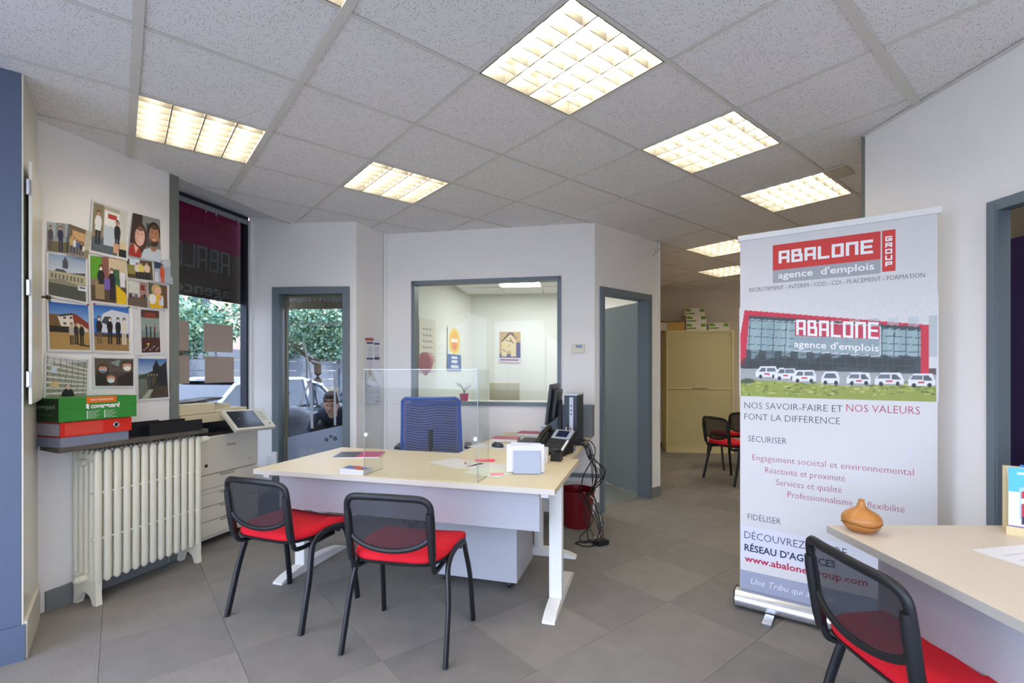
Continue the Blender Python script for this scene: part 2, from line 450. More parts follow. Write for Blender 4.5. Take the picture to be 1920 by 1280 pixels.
ge1, ge2 = V2(math.cos(GA39), math.sin(GA39)), V2(-math.sin(GA39), math.cos(GA39))
tile_me = []
for q in cm:
    t = MB(); t.box((0, 0, -0.004), (0.4982, 0.4982, 0.008), bev=0.0014)
    me = bpy.data.meshes.new('carpet_tile'); t.b.to_mesh(me); t.b.free(); me.materials.append(q); tile_me.append(me)
def right_of(p, A, B): return (B.x-A.x)*(p.y-A.y)-(B.y-A.y)*(p.x-A.x) < 0
nt_ = 0
for i in range(-8, 16):
    for j in range(-6, 16):
        c = ge1*(-0.07+0.5*(i+.5))+ge2*(1.08+0.5*(j+.5))
        if c.y < 1.55 or c.y > 8.1 or abs(c.x) > 1.12*c.y+0.45 or c.x > 5.3: continue
        if not right_of(c+nL*0.15, LA, LB) and c.y > 2.3: continue
        if c.x < PIER.x-0.35 and c.y < 2.4: continue
        if c.x < -1.2 and c.y > 4.6: continue
        if right_of(c, K2, K3) is False and c.x < K3.x+0.1 and c.y > 4.7: continue
        if c.x > 0.5 and c.y > 5.0 and not right_of(c, K4+V2(-.25, 0), V2(2.05, 8.3)): continue
        if c.x < 1.3 and c.y > 4.9: continue
        if c.x > 2.5 and c.y < 2.6: continue
        o = bpy.data.objects.new('carpet_tile', tile_me[(i+j) % 2]); COL.objects.link(o); o.parent = floor
        o.location = (c.x, c.y, 0); o.rotation_euler = (0, 0, GA39+(PI/2 if (i+j) % 2 else 0)); nt_ += 1
print('carpet tiles', nt_)

# ------------------------------------------------------------------ suspended ceiling
def ceil_tile_mat():
    m = bpy.data.materials.new('mineral_fibre_tile'); m.use_nodes = True; nt = m.node_tree; b = nt.nodes['Principled BSDF']
    b.inputs['Roughness'].default_value = 0.95; b.inputs['Specular IOR Level'].default_value = 0.1
    tc = nt.nodes.new('ShaderNodeTexCoord'); vo = nt.nodes.new('ShaderNodeTexVoronoi'); vo.inputs['Scale'].default_value = 115; vo.inputs['Randomness'].default_value = 1
    no = nt.nodes.new('ShaderNodeTexNoise'); no.inputs['Scale'].default_value = 60; no.inputs['Detail'].default_value = 4
    n3 = nt.nodes.new('ShaderNodeTexNoise'); n3.inputs['Scale'].default_value = 25
    for q in (vo, no, n3): nt.links.new(tc.outputs['Object'], q.inputs['Vector'])
    lt = nt.nodes.new('ShaderNodeMath'); lt.operation = 'LESS_THAN'; lt.inputs[1].default_value = 0.23; nt.links.new(vo.outputs['Distance'], lt.inputs[0])
    gt = nt.nodes.new('ShaderNodeMath'); gt.operation = 'GREATER_THAN'; gt.inputs[1].default_value = 0.43; nt.links.new(n3.outputs['Fac'], gt.inputs[0])
    mu = nt.nodes.new('ShaderNodeMath'); mu.operation = 'MULTIPLY'; nt.links.new(lt.outputs[0], mu.inputs[0]); nt.links.new(gt.outputs[0], mu.inputs[1])
    mx = nt.nodes.new('ShaderNodeMix'); mx.data_type = 'RGBA'; mx.inputs['A'].default_value = (*srgb('ecebec'), 1); mx.inputs['B'].default_value = (*srgb('8b8787'), 1)
    nt.links.new(mu.outputs[0], mx.inputs['Factor']); nt.links.new(mx.outputs['Result'], b.inputs['Base Color'])
    bp = nt.nodes.new('ShaderNodeBump'); bp.inputs['Strength'].default_value = 0.4; bp.inputs['Distance'].default_value = 0.003
    nt.links.new(no.outputs['Fac'], bp.inputs['Height']); nt.links.new(bp.outputs[0], b.inputs['Normal'])
    return m
ctm = ceil_tile_mat()
M['runner'] = mat('ceiling_grid_steel', 'd8d5cf', 0.5)
roof_poly = [(-3.3, -2.3), (5.7, -2.3), (5.7, 8.5), (-0.8, 8.1), (-1.6, 5.0), (-1.52, 4.62), (-2.45, 4.66), (-2.87, 3.16), (-2.95, 2.3), (-2.75, 1.9)]
ceiling = struct('ceiling', MB().prism(roof_poly, 0.25, Matrix.Translation((0, 0, ZC+0.095))), M['wallwhite'], 'slab above the suspended ceiling')
GO = V2(-1.855, 2.372)
U = [-1.81, -1.205, -0.602, 0, 0.602, 1.206, 1.808, 2.418, 3.01, 3.665, 4.30, 4.86, 5.455, 6.10, 6.72, 7.33, 7.94]
V = [-5.4, -4.8, -4.2, -3.6, -3.0, -2.405, -1.8, -1.2, -0.612, -0.025, 0.553, 1.163, 1.77, 2.38]
def G(u, v): return GO+ge1*u+ge2*v
LIGHTS = {(3, 6): 'recessed louvred ceiling light cut off by the photo top edge', (5, 6): 'largest recessed louvred ceiling light, above the front desk', (7, 6): 'louvred ceiling light between the largest one and the banner stand',
          (9, 6): 'louvred ceiling light just above the banner stand', (3, 9): 'louvred ceiling light above the radiator and photo wall', (5, 9): 'louvred ceiling light above the glass entrance door',
          (11, 8): 'louvred ceiling light at the mouth of the back room', (13, 9): 'farthest louvred ceiling light, deep in the back room',
          (15, 8): 'added unseen louvred light at the far end of the back room, behind the banner', (13, 6): 'added unseen louvred light on the right of the back room', (15, 6): 'added unseen louvred light farthest right in the back room', (11, 4): 'added unseen louvred light beyond the store room wall',  # unseen fixtures added to brighten the back room and its ceiling
          (5, 3): 'louvred ceiling light over the front of the room', (7, 3): 'louvred ceiling light over the front right of the room', (1, 6): 'louvred ceiling light near the shop window', (3, 3): 'louvred ceiling light over the front left of the room'}
tcache = {}
def inside_room(c):
    if c.y > 8.6 or c.x > 5.5 or c.y < -2.2 or c.x < -3.2: return False
    if not right_of(c+nL*0.28, LA, LB): return False
    if c.x < -1.0 and c.y > 5.05: return False
    if c.x < 0.9 and c.y > 4.95+max(0, (0.5-c.x))*0.1: return False
    if c.y > 5.5 and not right_of(c, K4+V2(-.35, 0), V2(1.95, 8.3)): return False
    if c.x < 1.4 and c.y > 5.35: return False
    return True
vis_t = 0
for i in range(len(U)-1):
    for j in range(len(V)-1):
        if (i, j) in LIGHTS: continue
        c = G((U[i]+U[i+1])/2, (V[j]+V[j+1])/2)
        if not inside_room(c): continue
        w, h = U[i+1]-U[i]-0.02, V[j+1]-V[j]-0.02
        corners = [G(U[i+a]+(0.01 if a == 0 else -0.01), V[j+b_]+(0.01 if b_ == 0 else -0.01)) for a in (0, 1) for b_ in (0, 1)]
        clip = any(not right_of(p, LA, LB) for p in corners)
        key = (round(w, 3), round(h, 3))
        if clip or key not in tcache:
            t = bmesh.new(); bmesh.ops.create_cube(t, size=1, matrix=Matrix.Translation((0, 0, 0.009)) @ Matrix.Diagonal((w, h, 0.012, 1)))
            if clip:
                # cut against the facade line, in the tile's own axes
                q = LA-c; lo = Vector((q.dot(ge1), q.dot(ge2), 0)); nn = Vector((nL.dot(ge1), nL.dot(ge2), 0))
                bmesh.ops.bisect_plane(t, geom=t.verts[:]+t.edges[:]+t.faces[:], plane_co=lo, plane_no=nn, clear_inner=True)
                es = [e for e in t.edges if e.is_boundary]
                if es: bmesh.ops.holes_fill(t, edges=es)
                if len(t.verts) < 4: t.free(); continue
            me = bpy.data.meshes.new('ceiling_tile'); t.to_mesh(me); t.free(); me.materials.append(ctm)
            if not clip: tcache[key] = me
        else: me = tcache[key]
        o = bpy.data.objects.new('ceiling_tile', me); COL.objects.link(o); o.parent = ceiling; o.location = (c.x, c.y, ZC); o.rotation_euler = (0, 0, GA39+ (0)); vis_t += 1
print('ceiling tiles', vis_t)
# grid runners, each a bar of its own
def seg_clip(P, Q):
    """clip the bar to the room side of the facade line and of the walls"""
    n = 160; pts = [P.lerp(Q, k/n) for k in range(n+1)]
    ok = [p for p in pts if right_of(p, LA, LB) and inside_room(p)]
    return (ok[0], ok[-1]) if len(ok) > 2 else None
wideu, widev = {3, 4}, {5}
for k, u in enumerate(U):
    s = seg_clip(G(u, V[0]), G(u, V[-1]))
    if not s: continue
    P, Q = s; w = 0.036 if k in wideu else 0.017
    o = obj('ceiling_runner', MB().box((0, 0, 0), ((Q-P).length, w, 0.006 if k in wideu else 0.004)), M['runner'], ceiling, loc=((P.x+Q.x)/2, (P.y+Q.y)/2, ZC+(-0.003 if k in wideu else 0.001)), rz=GA39+PI/2)
for k, v in enumerate(V):
    s = seg_clip(G(U[0], v), G(U[-1], v))
    if not s: continue
    P, Q = s; w = 0.036 if k in widev else 0.017
    o = obj('ceiling_runner', MB().box((0, 0, 0), ((Q-P).length, w, 0.006 if k in widev else 0.004)), M['runner'], ceiling, loc=((P.x+Q.x)/2, (P.y+Q.y)/2, ZC+(-0.0035 if k in widev else 0.0005)), rz=GA39)
# recessed louvre lights
M['louvre'] = mat('louvre_white_gloss', '8a877e', 0.4)
tube_m = bpy.data.materials.new('lit_fluorescent_tube'); tube_m.use_nodes = True
_b = tube_m.node_tree.nodes['Principled BSDF']; _b.inputs['Emission Color'].default_value = (*LAMP_COL, 1); _b.inputs['Emission Strength'].default_value = LAMP_STRENGTH
proto = None
for (i, j), lab in LIGHTS.items():
    w, h = U[i+1]-U[i]-0.02, V[j+1]-V[j]-0.02; c = G((U[i]+U[i+1])/2, (V[j]+V[j+1])/2)
    t = thing('ceiling_light', lab, 'ceiling light', (c.x, c.y, ZC), GA39, 'louvred ceiling lights')
    obj('housing', MB().bx(-w/2, w/2, -h/2, h/2, 0.082, 0.088).bx(-w/2, -w/2+.006, -h/2, h/2, 0, 0.084).bx(w/2-.006, w/2, -h/2, h/2, 0, 0.084).bx(-w/2, w/2, -h/2, -h/2+.006, 0, 0.084).bx(-w/2, w/2, h/2-.006, h/2, 0, 0.084), M['louvre'], t)
    for k in range(4):
        x = -w/2+w*(k+.5)/4
        obj('tube', MB().cyl((x, -h/2+.03, 0.062), (x, h/2-.03, 0.062), 0.019, n=8), tube_m, t)
        if k: obj('divider', MB().bx(-w/2+w*k/4-.003, -w/2+w*k/4+.003, -h/2+.006, h/2-.006, 0.0, 0.045), M['louvre'], t)
    for k in range(1, 7):
        y = -h/2+h*k/7
        obj('louvre_blade', MB().bx(-w/2+.006, w/2-.006, y-.0015, y+.0015, 0.008, 0.04), M['louvre'], t)
# grey sensor plate stuck on the ceiling past the banner
q = fl(1572, 322, ZC)
q = Vector(((1572-960)/F*((ZC-H)*F/(CY-322)), (ZC-H)*F/(CY-322), 0))
tag(obj('ceiling_grille', MB().box((0, 0, 0), (0.22, 0.13, 0.008), bev=.003), mat('dull_metal', 'c9c4b8', .4), loc=(q.x, q.y, ZC-0.006), rz=GA39), 'small grey plate stuck to the ceiling right of the light above the banner', 'vent')

# ------------------------------------------------------------------ walls
wall('wall_left', LA-dL*0.05, LB, 0.385, m='wall', label='wall with the pinned photos')
# grey trim on the free edge of that wall
_a = along(LA, LB)
struct('trim_1', MB().bx(0, 0.062, -0.012, 0.0, 0, ZC+0.04), M['olive'], 'olive grey edge of the photo wall', loc=((LB-dL*0.062).x, (LB-dL*0.062).y, 0), rz=_a)
# pier: blue-grey front, cream return
PB = PIER-ge1*0.55
wall('wall_pier', PB, PIER, 0.50, m='blue', z1=ZC+0.09, label='blue grey painted pier front at the left edge')
struct('trim_2', MB().bx(0, 0.5, -0.006, 0.0, 0.0, ZC), M['cream'], 'cream side of the pier', loc=(PIER.x+.001, PIER.y+.001, 0), rz=along(PIER, PIER+ge2))
struct('baseboard_pier', MB().bx(-0.55, 0.014, -0.014, 0, 0, 0.16), M['blue'], loc=(PIER.x, PIER.y, 0), rz=GA39)
struct('baseboard_return', MB().bx(0.002, 0.47, -0.02, -0.006, 0, 0.17), M['cream'], loc=(PIER.x, PIER.y, 0), rz=along(PIER, PIER+ge2))
struct('baseboard_left', MB().bx(0.06, 0.76, -0.014, 0, 0, 0.11), M['plinth'], loc=(LA.x, LA.y, 0), rz=_a)
# steel cupboard door on the pier, standing open along the return
cd = thing('cupboard_door', 'cream steel cupboard door hinged on the blue grey pier, swung open', 'door', (PIER.x+0.022, PIER.y+0.012, 0), along(PIER, PIER+ge2)+0.02)
obj('door_panel', MB().bx(0, 0.468, -0.012, 0.0, 1.165, 2.28, bev=.003), M['cream'], cd)
kb = obj('knob', MB().cyl((0.44, -0.012, 1.71), (0.44, -0.03, 1.71), 0.006).ball((0.44, -0.038, 1.71), 0.013), mat('dark_bronze', '4b4138', .35, metal=.6), cd, smooth=True)
for z in (2.16, 1.70, 1.28): obj('hinge', MB().cyl((-0.004, 0.0, z-.035), (-0.004, 0.0, z+.035), 0.008, n=8).bx(-.02, -.004, -.004, 0, z-.03, z+.03), M['chrome'], cd)

# shop window beside the photo wall
ag = along(GA, GB)
_, zt = hit(400, 392, GA, GB)
wall('wall_below_window', GA, GB, 0.12, z0=0, z1=0.42, label='low wall under the shop window')
w1 = thing('window_1', 'tall shop window between the photo wall and the entrance wall', 'window', (GA.x, GA.y, 0), ag); w1['kind'] = 'structure'
WL = (GB-GA).length
obj('pane', MB().bx(0.05, WL-0.03, 0.03, 0.036, 0.46, 2.685), M['tinted'], w1)
obj('window_frame', MB().bx(0, 0.06, 0, 0.07, 0.42, 2.74).bx(WL-0.034, WL-0.012, 0, 0.07, 0.42, 2.74).bx(0.06, WL-.034, 0, 0.07, 0.42, 0.47).bx(0.06, WL-.034, 0, 0.07, 2.68, 2.74), mat('black_window_frame', '232531', .4), w1)
obj('frame_cover', MB().bx(WL-0.012, WL+0.02, -0.03, 0.04, 0.42, 2.70), M['white'], w1)
# soffit over the window and the edge trim of the suspended ceiling
sof = MB(); a0 = LB-dL*0.02; a1 = LB+dL*1.125
sof.prism([tuple(a0), tuple(a1), tuple(GB+V2(0.0, .08)), tuple(GA)], 0.03, Matrix.Translation((0, 0, 2.732)))
struct('trim_3', sof, mat('blueish_white_soffit', 'd9dbe0', .7), 'painted soffit above the shop window')
struct('trim_4', MB().bx(0, 1.14, -0.012, 0.002, ZC-0.004, 2.732), M['runner'], 'edge trim of the suspended ceiling', loc=(LB.x, LB.y, 0), rz=_a)
rl = obj('hanging_rail', MB().bx(0.1, WL-0.05, -0.03, -0.006, 2.655, 2.690).bx(0.1, WL-.05, -0.036, -0.028, 2.648, 2.658), mat('rail_grey', '8f979b', .4, metal=.3), loc=(GA.x, GA.y, 0), rz=ag)
tag(rl, 'thin grey metal hanging rail along the top of the shop window', 'rail')
for px, py, lab in ((386, 383, 'left'), (405, 389, 'middle'), (446, 411, 'right')):
    s, z = hit(px, py, GA-nL*(-0.045), GB-nL*(-0.045))
    h = thing('rail_hook', {'left': 'small metal hook with hanging wire, nearest the photo wall', 'middle': 'small metal hook with hanging wire, middle of the three on the rail', 'right': 'small metal hook with hanging wire, nearest the entrance wall'}[lab], 'hook', (GA.x, GA.y, 0), ag, 'hooks on the hanging rail')
    obj('clip', MB().box((s, -0.045, 2.645), (0.012, 0.008, 0.05), bev=.002), M['chrome'], h)
    obj('wire', MB().cyl((s, -0.045, 2.63), (s, -0.045, 0.75), 0.0004, n=4), M['olive'], h)
# four beige squares stuck on the pane
for k, (x0, y0, x1, y1, lab) in enumerate([(300, 595, 359, 645, 'beige square sticker on the shop window, top row, half hidden by the photo wall'), (387, 599, 441, 647, 'beige square sticker on the shop window, whole one in the top row'),
                                 (300, 664, 360, 711, 'beige square sticker on the shop window, bottom row, half hidden by the photo wall'), (389, 664, 443, 709, 'beige square sticker on the shop window, whole one in the bottom row')]):
    s0, za = hit(x0, y0, GA, GB); s1, zb = hit(x1, y1, GA, GB)
    s0 = max(0.07, s0)
    zr = [(1.72, 1.48), (1.72, 1.48), (1.44, 1.215), (1.44, 1.215)][k]
    o = obj('window_sticker', MB().bx(s0, s1, 0.026, 0.0295, zr[1], zr[0]), mat('beige_film', 'b7a79b', .7, var=.05, vscale=60), loc=(GA.x, GA.y, 0), rz=ag)
    tag(o, lab, 'sticker', 'beige stickers on the shop window')

# entrance wall with the glazed door
hx0, hz = hit(512, 540, E0, E1); hx1, _ = hit(656, 534, E0, E1)
aE = along(E0, E1)
DZ = 2.085
wall('wall_entrance', E0, E1, 0.16, holes=[(hx0+.02, hx1-.02, 0, DZ-.02)], label='entrance wall')
d1 = thing('door_1', 'glazed entrance door with slate grey frame', 'door', (E0.x, E0.y, 0), aE); d1['kind'] = 'structure'
fm = MB()
for a, b in ((hx0, hx0+.062), (hx1-.062, hx1)): fm.bx(a, b, -0.02, 0.10, 0, DZ)
fm.bx(hx0+.062, hx1-.062, -0.02, 0.10, DZ-.062, DZ)
obj('door_frame', fm, M['frame'], d1)
lf = MB(); a, b = hx0+.075, hx1-.062
lf.bx(a, a+.022, 0.06, 0.10, 0.02, DZ-.064).bx(b-.012, b, 0.06, 0.10, 0.02, DZ-.064).bx(a, b, 0.06, 0.10, 0.02, 0.14).bx(a, b, .06, .10, DZ-.085, DZ-.064)
obj('door_leaf', lf, mat('olive_door_edge', '6b6a55', .5), d1)
obj('pane', MB().bx(a+.02, b-.01, 0.076, 0.084, 0.14, DZ-.08), M['tinted'], d1)
# frosted film, wind turbine stickers and mirrored lettering on the door pane
EF = E0+V2(-math.sin(aE), math.cos(aE))*0.07; EF1 = EF+(E1-E0)
def onE(x, y): return hit(x, y, EF, EF1)
film = MB(); p = [onE(528, 822), onE(642, 797)]
P = [(p[0][0], 0.14), (p[1][0], 0.14), (p[1][0], p[1][1]), (p[0][0], p[0][1])]
mW = Matrix.Translation((0, 0.0745, 0)) @ Matrix.Rotation(PI/2, 4, 'X')
film.prism(P, 0.001, mW)
fo = obj('frosted_film', film, mat('frosted_blue_film', '8d99ae', .8), d1)
tb = MB()
def blade(pts, w):
    Q = [onE(*q) for q in pts]
    for (a_, b_), (c_, d_) in zip(Q, Q[1:]):
        dd = Vector((c_-a_, d_-b_)); nn = Vector((-dd.y, dd.x)).normalized()*w/2
        tb.prism([(a_-nn.x, b_-nn.y), (c_-nn.x, d_-nn.y), (c_+nn.x, d_+nn.y), (a_+nn.x, b_+nn.y)], 0.0008, Matrix.Translation((0, 0.073, 0)) @ Matrix.Rotation(PI/2, 4, 'X'))
blade([(582, 712), (585, 803)], .026); blade([(583, 708), (573, 655), (567, 640)], .02); blade([(583, 676), (600, 680), (622, 678)], .02); blade([(582, 712), (566, 748), (560, 765)], .018)
blade([(627, 700), (628, 797)], .02); blade([(628, 700), (646, 668)], .014); blade([(628, 712), (636, 752)], .012)
obj('turbine_stickers', tb, mat('grey_sticker_film', 'a9adb6', .6), d1, label='grey wind turbine stickers')
tm = bmesh.new()
s0, z0 = onE(536, 600); s1, z1 = onE(644, 612)
merge(tm, text_mesh('www.abalone-interim', w=s1-s0, h=0.05, mirror=True, bold=.01), Matrix.Translation((s0, 0.072, z1+.01)))
obj('lettering', tm, mat('grey_lettering', 'a5aba6', .6), d1)
badges = MB()
for (x, y, r) in ((612, 824, .02), (620, 818, .016), (628, 822, .022)): s, z = onE(x, y); badges.cyl((s, .0738, z), (s, .0728, z), r, n=10)
obj('film_motif', badges, mat('dark_motif', '4a5264', .6), d1)
bd = MB()
for (x, y, r) in ((568, 850, .045), (585, 848, .04), (597, 850, .035)): s, z = onE(x, y); bd.cyl((s, .0738, z), (s, .0726, z), r, n=12)
obj('film_motif', bd, mat('grey_motif', '98a0ae', .6), d1)
# white socket box by the entrance
sk = obj('wall_socket', MB().box((0.0, 0, 0), (0.05, 0.02, 0.09), bev=.004).box((0.055, 0, 0.015), (0.05, 0.03, 0.12), bev=.004), M['white'], loc=(*(E0+(E1-E0)*(0.14)+V2(-.01, -.03)), 0.50), rz=aE)
sk.location = (-2.23, 4.43, 0.50); tag(sk, 'white socket box low on the entrance wall behind the copier', 'socket')

# short splayed wall, office wall with its window, wall with the grey door
struct('wall_corner', wall_boxes(MB(), E1, K2, 0, ZC+.09, 0.07), M['wall'], 'short splayed wall with the notices')
o0, ozt = hit(772, 527, K2, K3); o1, _ = hit(1052, 517, K2, K3)
OZ0, OZ1 = 0.985, 2.198
wall('wall_office', K2, K3, 0.08, holes=[(o0+.01, o1-.01, OZ0+.01, OZ1-.01)], label='white partition with the office window')
aO = along(K2, K3)
struct('trim_5', MB().bx(0.005, 0.035, -0.012, 0, 0, ZC), M['white'], 'white cover strip in the corner', loc=(K2.x, K2.y, 0), rz=aO)
w2 = thing('window_2', 'wide interior window into the back office with slate grey frame', 'window', (K2.x, K2.y, 0), aO); w2['kind'] = 'structure'
q = MB()
for a, b, c, d in ((o0, o0+.035, OZ0, OZ1), (o1-.035, o1, OZ0, OZ1), (o0, o1, OZ1-.035, OZ1), (o0, o1, OZ0, OZ0+.035)): q.bx(a, b, -0.015, 0.09, c, d)
obj('window_frame', q, M['frame'], w2)
obj('pane', MB().bx(o0+.03, o1-.03, 0.036, 0.042, OZ0+.03, OZ1-.03), M['officeglass'], w2)
r0, _ = hit(1124, 537, K3, K4); r1, _ = hit(1220, 553, K3, K4)
aD = along(K3, K4)
wall('wall_door', K3, K4, 0.10, holes=[(r0+.02, r1-.02, 0, 2.075)], label='angled wall with the grey office door')
d2 = thing('door_2', 'slate grey frame and open grey door into the back office', 'door', (K3.x, K3.y, 0), aD); d2['kind'] = 'structure'
q = MB()
for a, b in ((r0, r0+.06), (r1-.06, r1)): q.bx(a, b, -0.018, 0.118, 0, 2.10)
q.bx(r0+.06, r1-.06, -0.018, 0.118, 2.04, 2.10)
for a, b in ((r0+.012, r0+.03), (r1-.03, r1-.012)): q.bx(a, b, -0.026, -0.018, 0, 2.085)
obj('door_frame', q, M['frame'], d2)
lp0 = Vector((1.372, 5.075)); lp1 = Vector((1.083, 5.715))
lfm = Matrix.Rotation(-aD, 4, 'Z') @ Matrix.Translation((-K3.x, -K3.y, 0))
leaf = MB().box((0, 0, 1.03), ((lp1-lp0).length, 0.038, 2.02), bev=.002)
lo = obj('door_leaf', leaf, M['door'], d2)
mid = (lp0+lp1)/2; v = lfm @ Vector((mid.x, mid.y, 0)); lo.location = v; lo.rotation_euler = (0, 0, along(lp0, lp1)-aD)
hd = obj('handle', MB().cyl((.30, .02, .02), (.30, .055, .02), .008).cyl((.30, .055, .02), (.22, .055, .02), .007).box((.30, .022, .02), (.03, .005, .05), bev=.002).cyl((.30, .019, -.07), (.30, .026, -.07), .016), M['chrome'], lo, smooth=True)
hd.location = (0, 0, 1.03)
for z in (.22, 1.0, 1.85): obj('hinge', MB().cyl((-.375, .0, z-.04), (-.375, .0, z+.04), .009, n=8), M['chrome'], lo)
struct('baseboard_door', MB().bx(r1, (K4-K3).length+.012, -0.014, 0, 0, 0.10).bx(0.0, r0, -0.014, 0, 0, 0.10), M['plinth'], loc=(K3.x, K3.y, 0), rz=aD)
struct('trim_6', MB().bx((K4-K3).length-.02, (K4-K3).length+.002, -0.006, 0, .1, ZC), M['white'], 'corner bead of the door wall', loc=(K3.x, K3.y, 0), rz=aD)
# walls of the back room and office
M['backwall'] = mat('beige_back_wall', 'dfd5c4', .85, bump=.2, bscale=200)
wall('wall_back_left', K4, V2(2.34, 8.35), 0.09, m='backwall', label='side wall of the back room')
wall('wall_back', V2(2.2, 8.247), V2(5.75, 7.79), 0.12, m='backwall', label='end wall of the back room')
struct('baseboard_back', MB().bx(0.1, 3.3, -0.012, 0, 0, 0.09), M['plinth'], loc=(2.2, 8.247, 0), rz=along(V2(2.2, 8.247), V2(5.75, 7.79)))
wall('wall_far_right', V2(5.6, 8.2), V2(5.6, -2.2), 0.1, m='backwall', label='far right wall of the back room')
# right wall with the door to the dark store
k0, _ = hit(1857, 376, W0, W1); k1 = k0+0.95
wall('wall_right', W0, W1, 0.04, holes=[(k0+.01, k1-.01, 0, 2.04)], label='white wall behind the banner')
aR = along(W0, W1)
struct('trim_7', MB().bx(-0.022, 0.0, -0.004, 0.045, 0, ZC), M['olive'], 'grey edge of the right wall', loc=(W0.x, W0.y, 0), rz=aR)
struct('trim_8', MB().bx(0, 4.6, -0.012, 0, ZC-.012, ZC-.002), M['runner'], 'ceiling edge angle on the right wall', loc=(W0.x, W0.y, 0), rz=aR)
wall('wall_room_end', V2(5.6, 2.95), V2(W0.x+.02, W0.y+.0), 0.09, m='backwall', label='wall closing the store room')
d3 = thing('door_3', 'slate grey door frame to the dark store room at the right edge', 'door', (W0.x, W0.y, 0), aR); d3['kind'] = 'structure'
q = MB()
for a, b in ((k0, k0+.045), (k1-.045, k1)): q.bx(a, b, -0.02, 0.042, 0, 2.05)
q.bx(k0+.045, k1-.045, -0.02, 0.042, 2.005, 2.05)
q.bx(k0+.025, k0+.038, -0.027, -0.02, 0, 2.03)
obj('door_frame', q, M['frame'], d3)
# dark store room behind it
struct('wall_store', wall_boxes(wall_boxes(MB(), V2(4.0, 2.7), V2(4.0, -0.6), 0, ZC+.09, 0.08), V2(4.0, -0.6), V2(2.4, -0.6), 0, ZC+.09, .08), mat('store_wall', 'b9ab8e', .9), 'walls of the store room')
st = thing('purple_cupboard', 'dark purple cupboard seen through the doorway at the right edge', 'cupboard', (2.95, 2.50, 0), PI)
obj('cupboard_body', MB().bx(-.45, .45, -.0, .36, 0, 1.98, bev=.005), mat('purple_laminate', '3c2f5e', .5), st)
for k in range(2): obj('cupboard_door', MB().bx(-.445+.445*k, -.003+.445*k, 0.36, .378, .05, 1.96, bev=.003), MATS['purple_laminate'], st)
# behind the viewer: shop fronts that let the daylight in
wall('wall_front', V2(2.5, -2.2), V2(-3.3, -2.2), 0.12, holes=[(0.1, 2.8, 0.1, 2.6), (2.9, 5.7, 0.1, 2.6)], label='front wall behind the viewer')
PB2 = PB
wall('wall_shopfront', V2(-3.2, -2.2), V2(PB2.x, PB2.y), 0.10, holes=[(0.15, 3.9, 0.1, 2.6)], label='shop front left of the viewer')
for k, (a, b) in enumerate(((0.1, 2.8), (2.9, 5.7))):
    w = thing('window_%d' % (3+k), 'shop window behind the viewer', 'window', (2.5, -2.2, 0), PI); w['kind'] = 'structure'
    obj('window_frame', MB().bx(a, a+.05, 0, .06, .1, 2.6).bx(b-.05, b, 0, .06, .1, 2.6).bx(a, b, 0, .06, 2.55, 2.6).bx(a, b, 0, .06, .1, .15).bx((a+b)/2-.02, (a+b)/2+.02, 0, .06, .15, 2.55), M['frame'], w)

# ================================================================== FRONT DESK
A16 = -0.2776
DO = Vector((-1.478, 2.831, 0))
ex, ey = Vector((math.cos(A16), math.sin(A16), 0)), Vector((-math.sin(A16), math.cos(A16), 0))
def dk(x, y, z=0.74): p = DO+ex*x+ey*y; return (p.x, p.y, z)
def foot(mb, x, y0, y1, w=0.06):
    """cantilever foot running along y: low tips, higher in the middle"""
    n = 12; P = []
    for i in range(n+1):
        t = i/n; y = y0+(y1-y0)*t; h = 0.012+0.045*math.sin(PI*min(1, max(0, t)))**0.6
        P.append((y, h))
    pts = [(y0, 0.0)]+P+[(y1, 0.0)]
    mb.prism(pts, w, Matrix.Translation((x-w/2, 0, 0)) @ Matrix.Rotation(PI/2, 4, 'Z') @ Matrix.Rotation(PI/2, 4, 'X') @ Matrix.Diagonal((1, 1, 1, 1)))
    return mb
desk = thing('reception_desk', 'pale maple office desk with white T shaped legs behind the two visitor chairs', 'desk', tuple(DO), A16)
obj('desktop', MB().bx(-.045, 1.753, 0, 0.85, 0.712, 0.74, bev=.002), M['desk'], desk)
obj('edge_band', MB().bx(-.045, 1.753, -0.0015, 0.0, 0.713, 0.739), mat('edge_band', 'cfc9bd', .4), desk)
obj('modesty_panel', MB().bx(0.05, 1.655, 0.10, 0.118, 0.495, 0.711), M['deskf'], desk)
def tleg(x, side):
    l = obj('leg', MB().bx(x-.037, x+.037, 0.345, 0.405, 0.045, 0.70, bev=.01).bx(x-.018, x+.018, .405, .455, 0.05, .70, bev=.006), M['white'], desk, smooth=True)
    f = MB(); foot(f, 0, 0, 0.66, .068); obj('foot', f, M['white'], l, loc=(x, .15, 0), smooth=50)
    obj('bracket', MB().bx(x-.02, x+.02, .06, .80, .68, .711, bev=.004), M['white'], l)
tleg(-.01, 0); tleg(1.69, 1)
ret = thing('return_desk', 'pale maple return desk carrying the monitor and telephone', 'desk', dk(0.90, 0.853, 0), A16)
obj('desktop', MB().bx(0, 0.80, 0, 1.21, 0.712, 0.7395, bev=.002), M['desk'], ret)
l = obj('leg', MB().bx(0.50, .56, 0.20, .26, .045, .70, bev=.01), M['white'], ret, smooth=True)
f = MB(); foot(f, 0, 0, .60, .06); obj('foot', f, M['white'], l, loc=(.80, .23, 0), rz=PI/2, smooth=50)
obj('leg', MB().bx(0.50, .56, 1.0, 1.06, .0, .71, bev=.01), M['white'], ret, smooth=True)
obj('back_panel', MB().bx(0.02, .04, .05, 1.15, .35, .711), M['deskf'], ret)
ped = thing('drawer_pedestal', 'white wooden drawer pedestal on castors under the front desk', 'pedestal', dk(0.90, 0.46, 0), A16)
obj('carcass', MB().bx(0, .535, 0, .41, .05, .61, bev=.002), M['deskf'], ped)
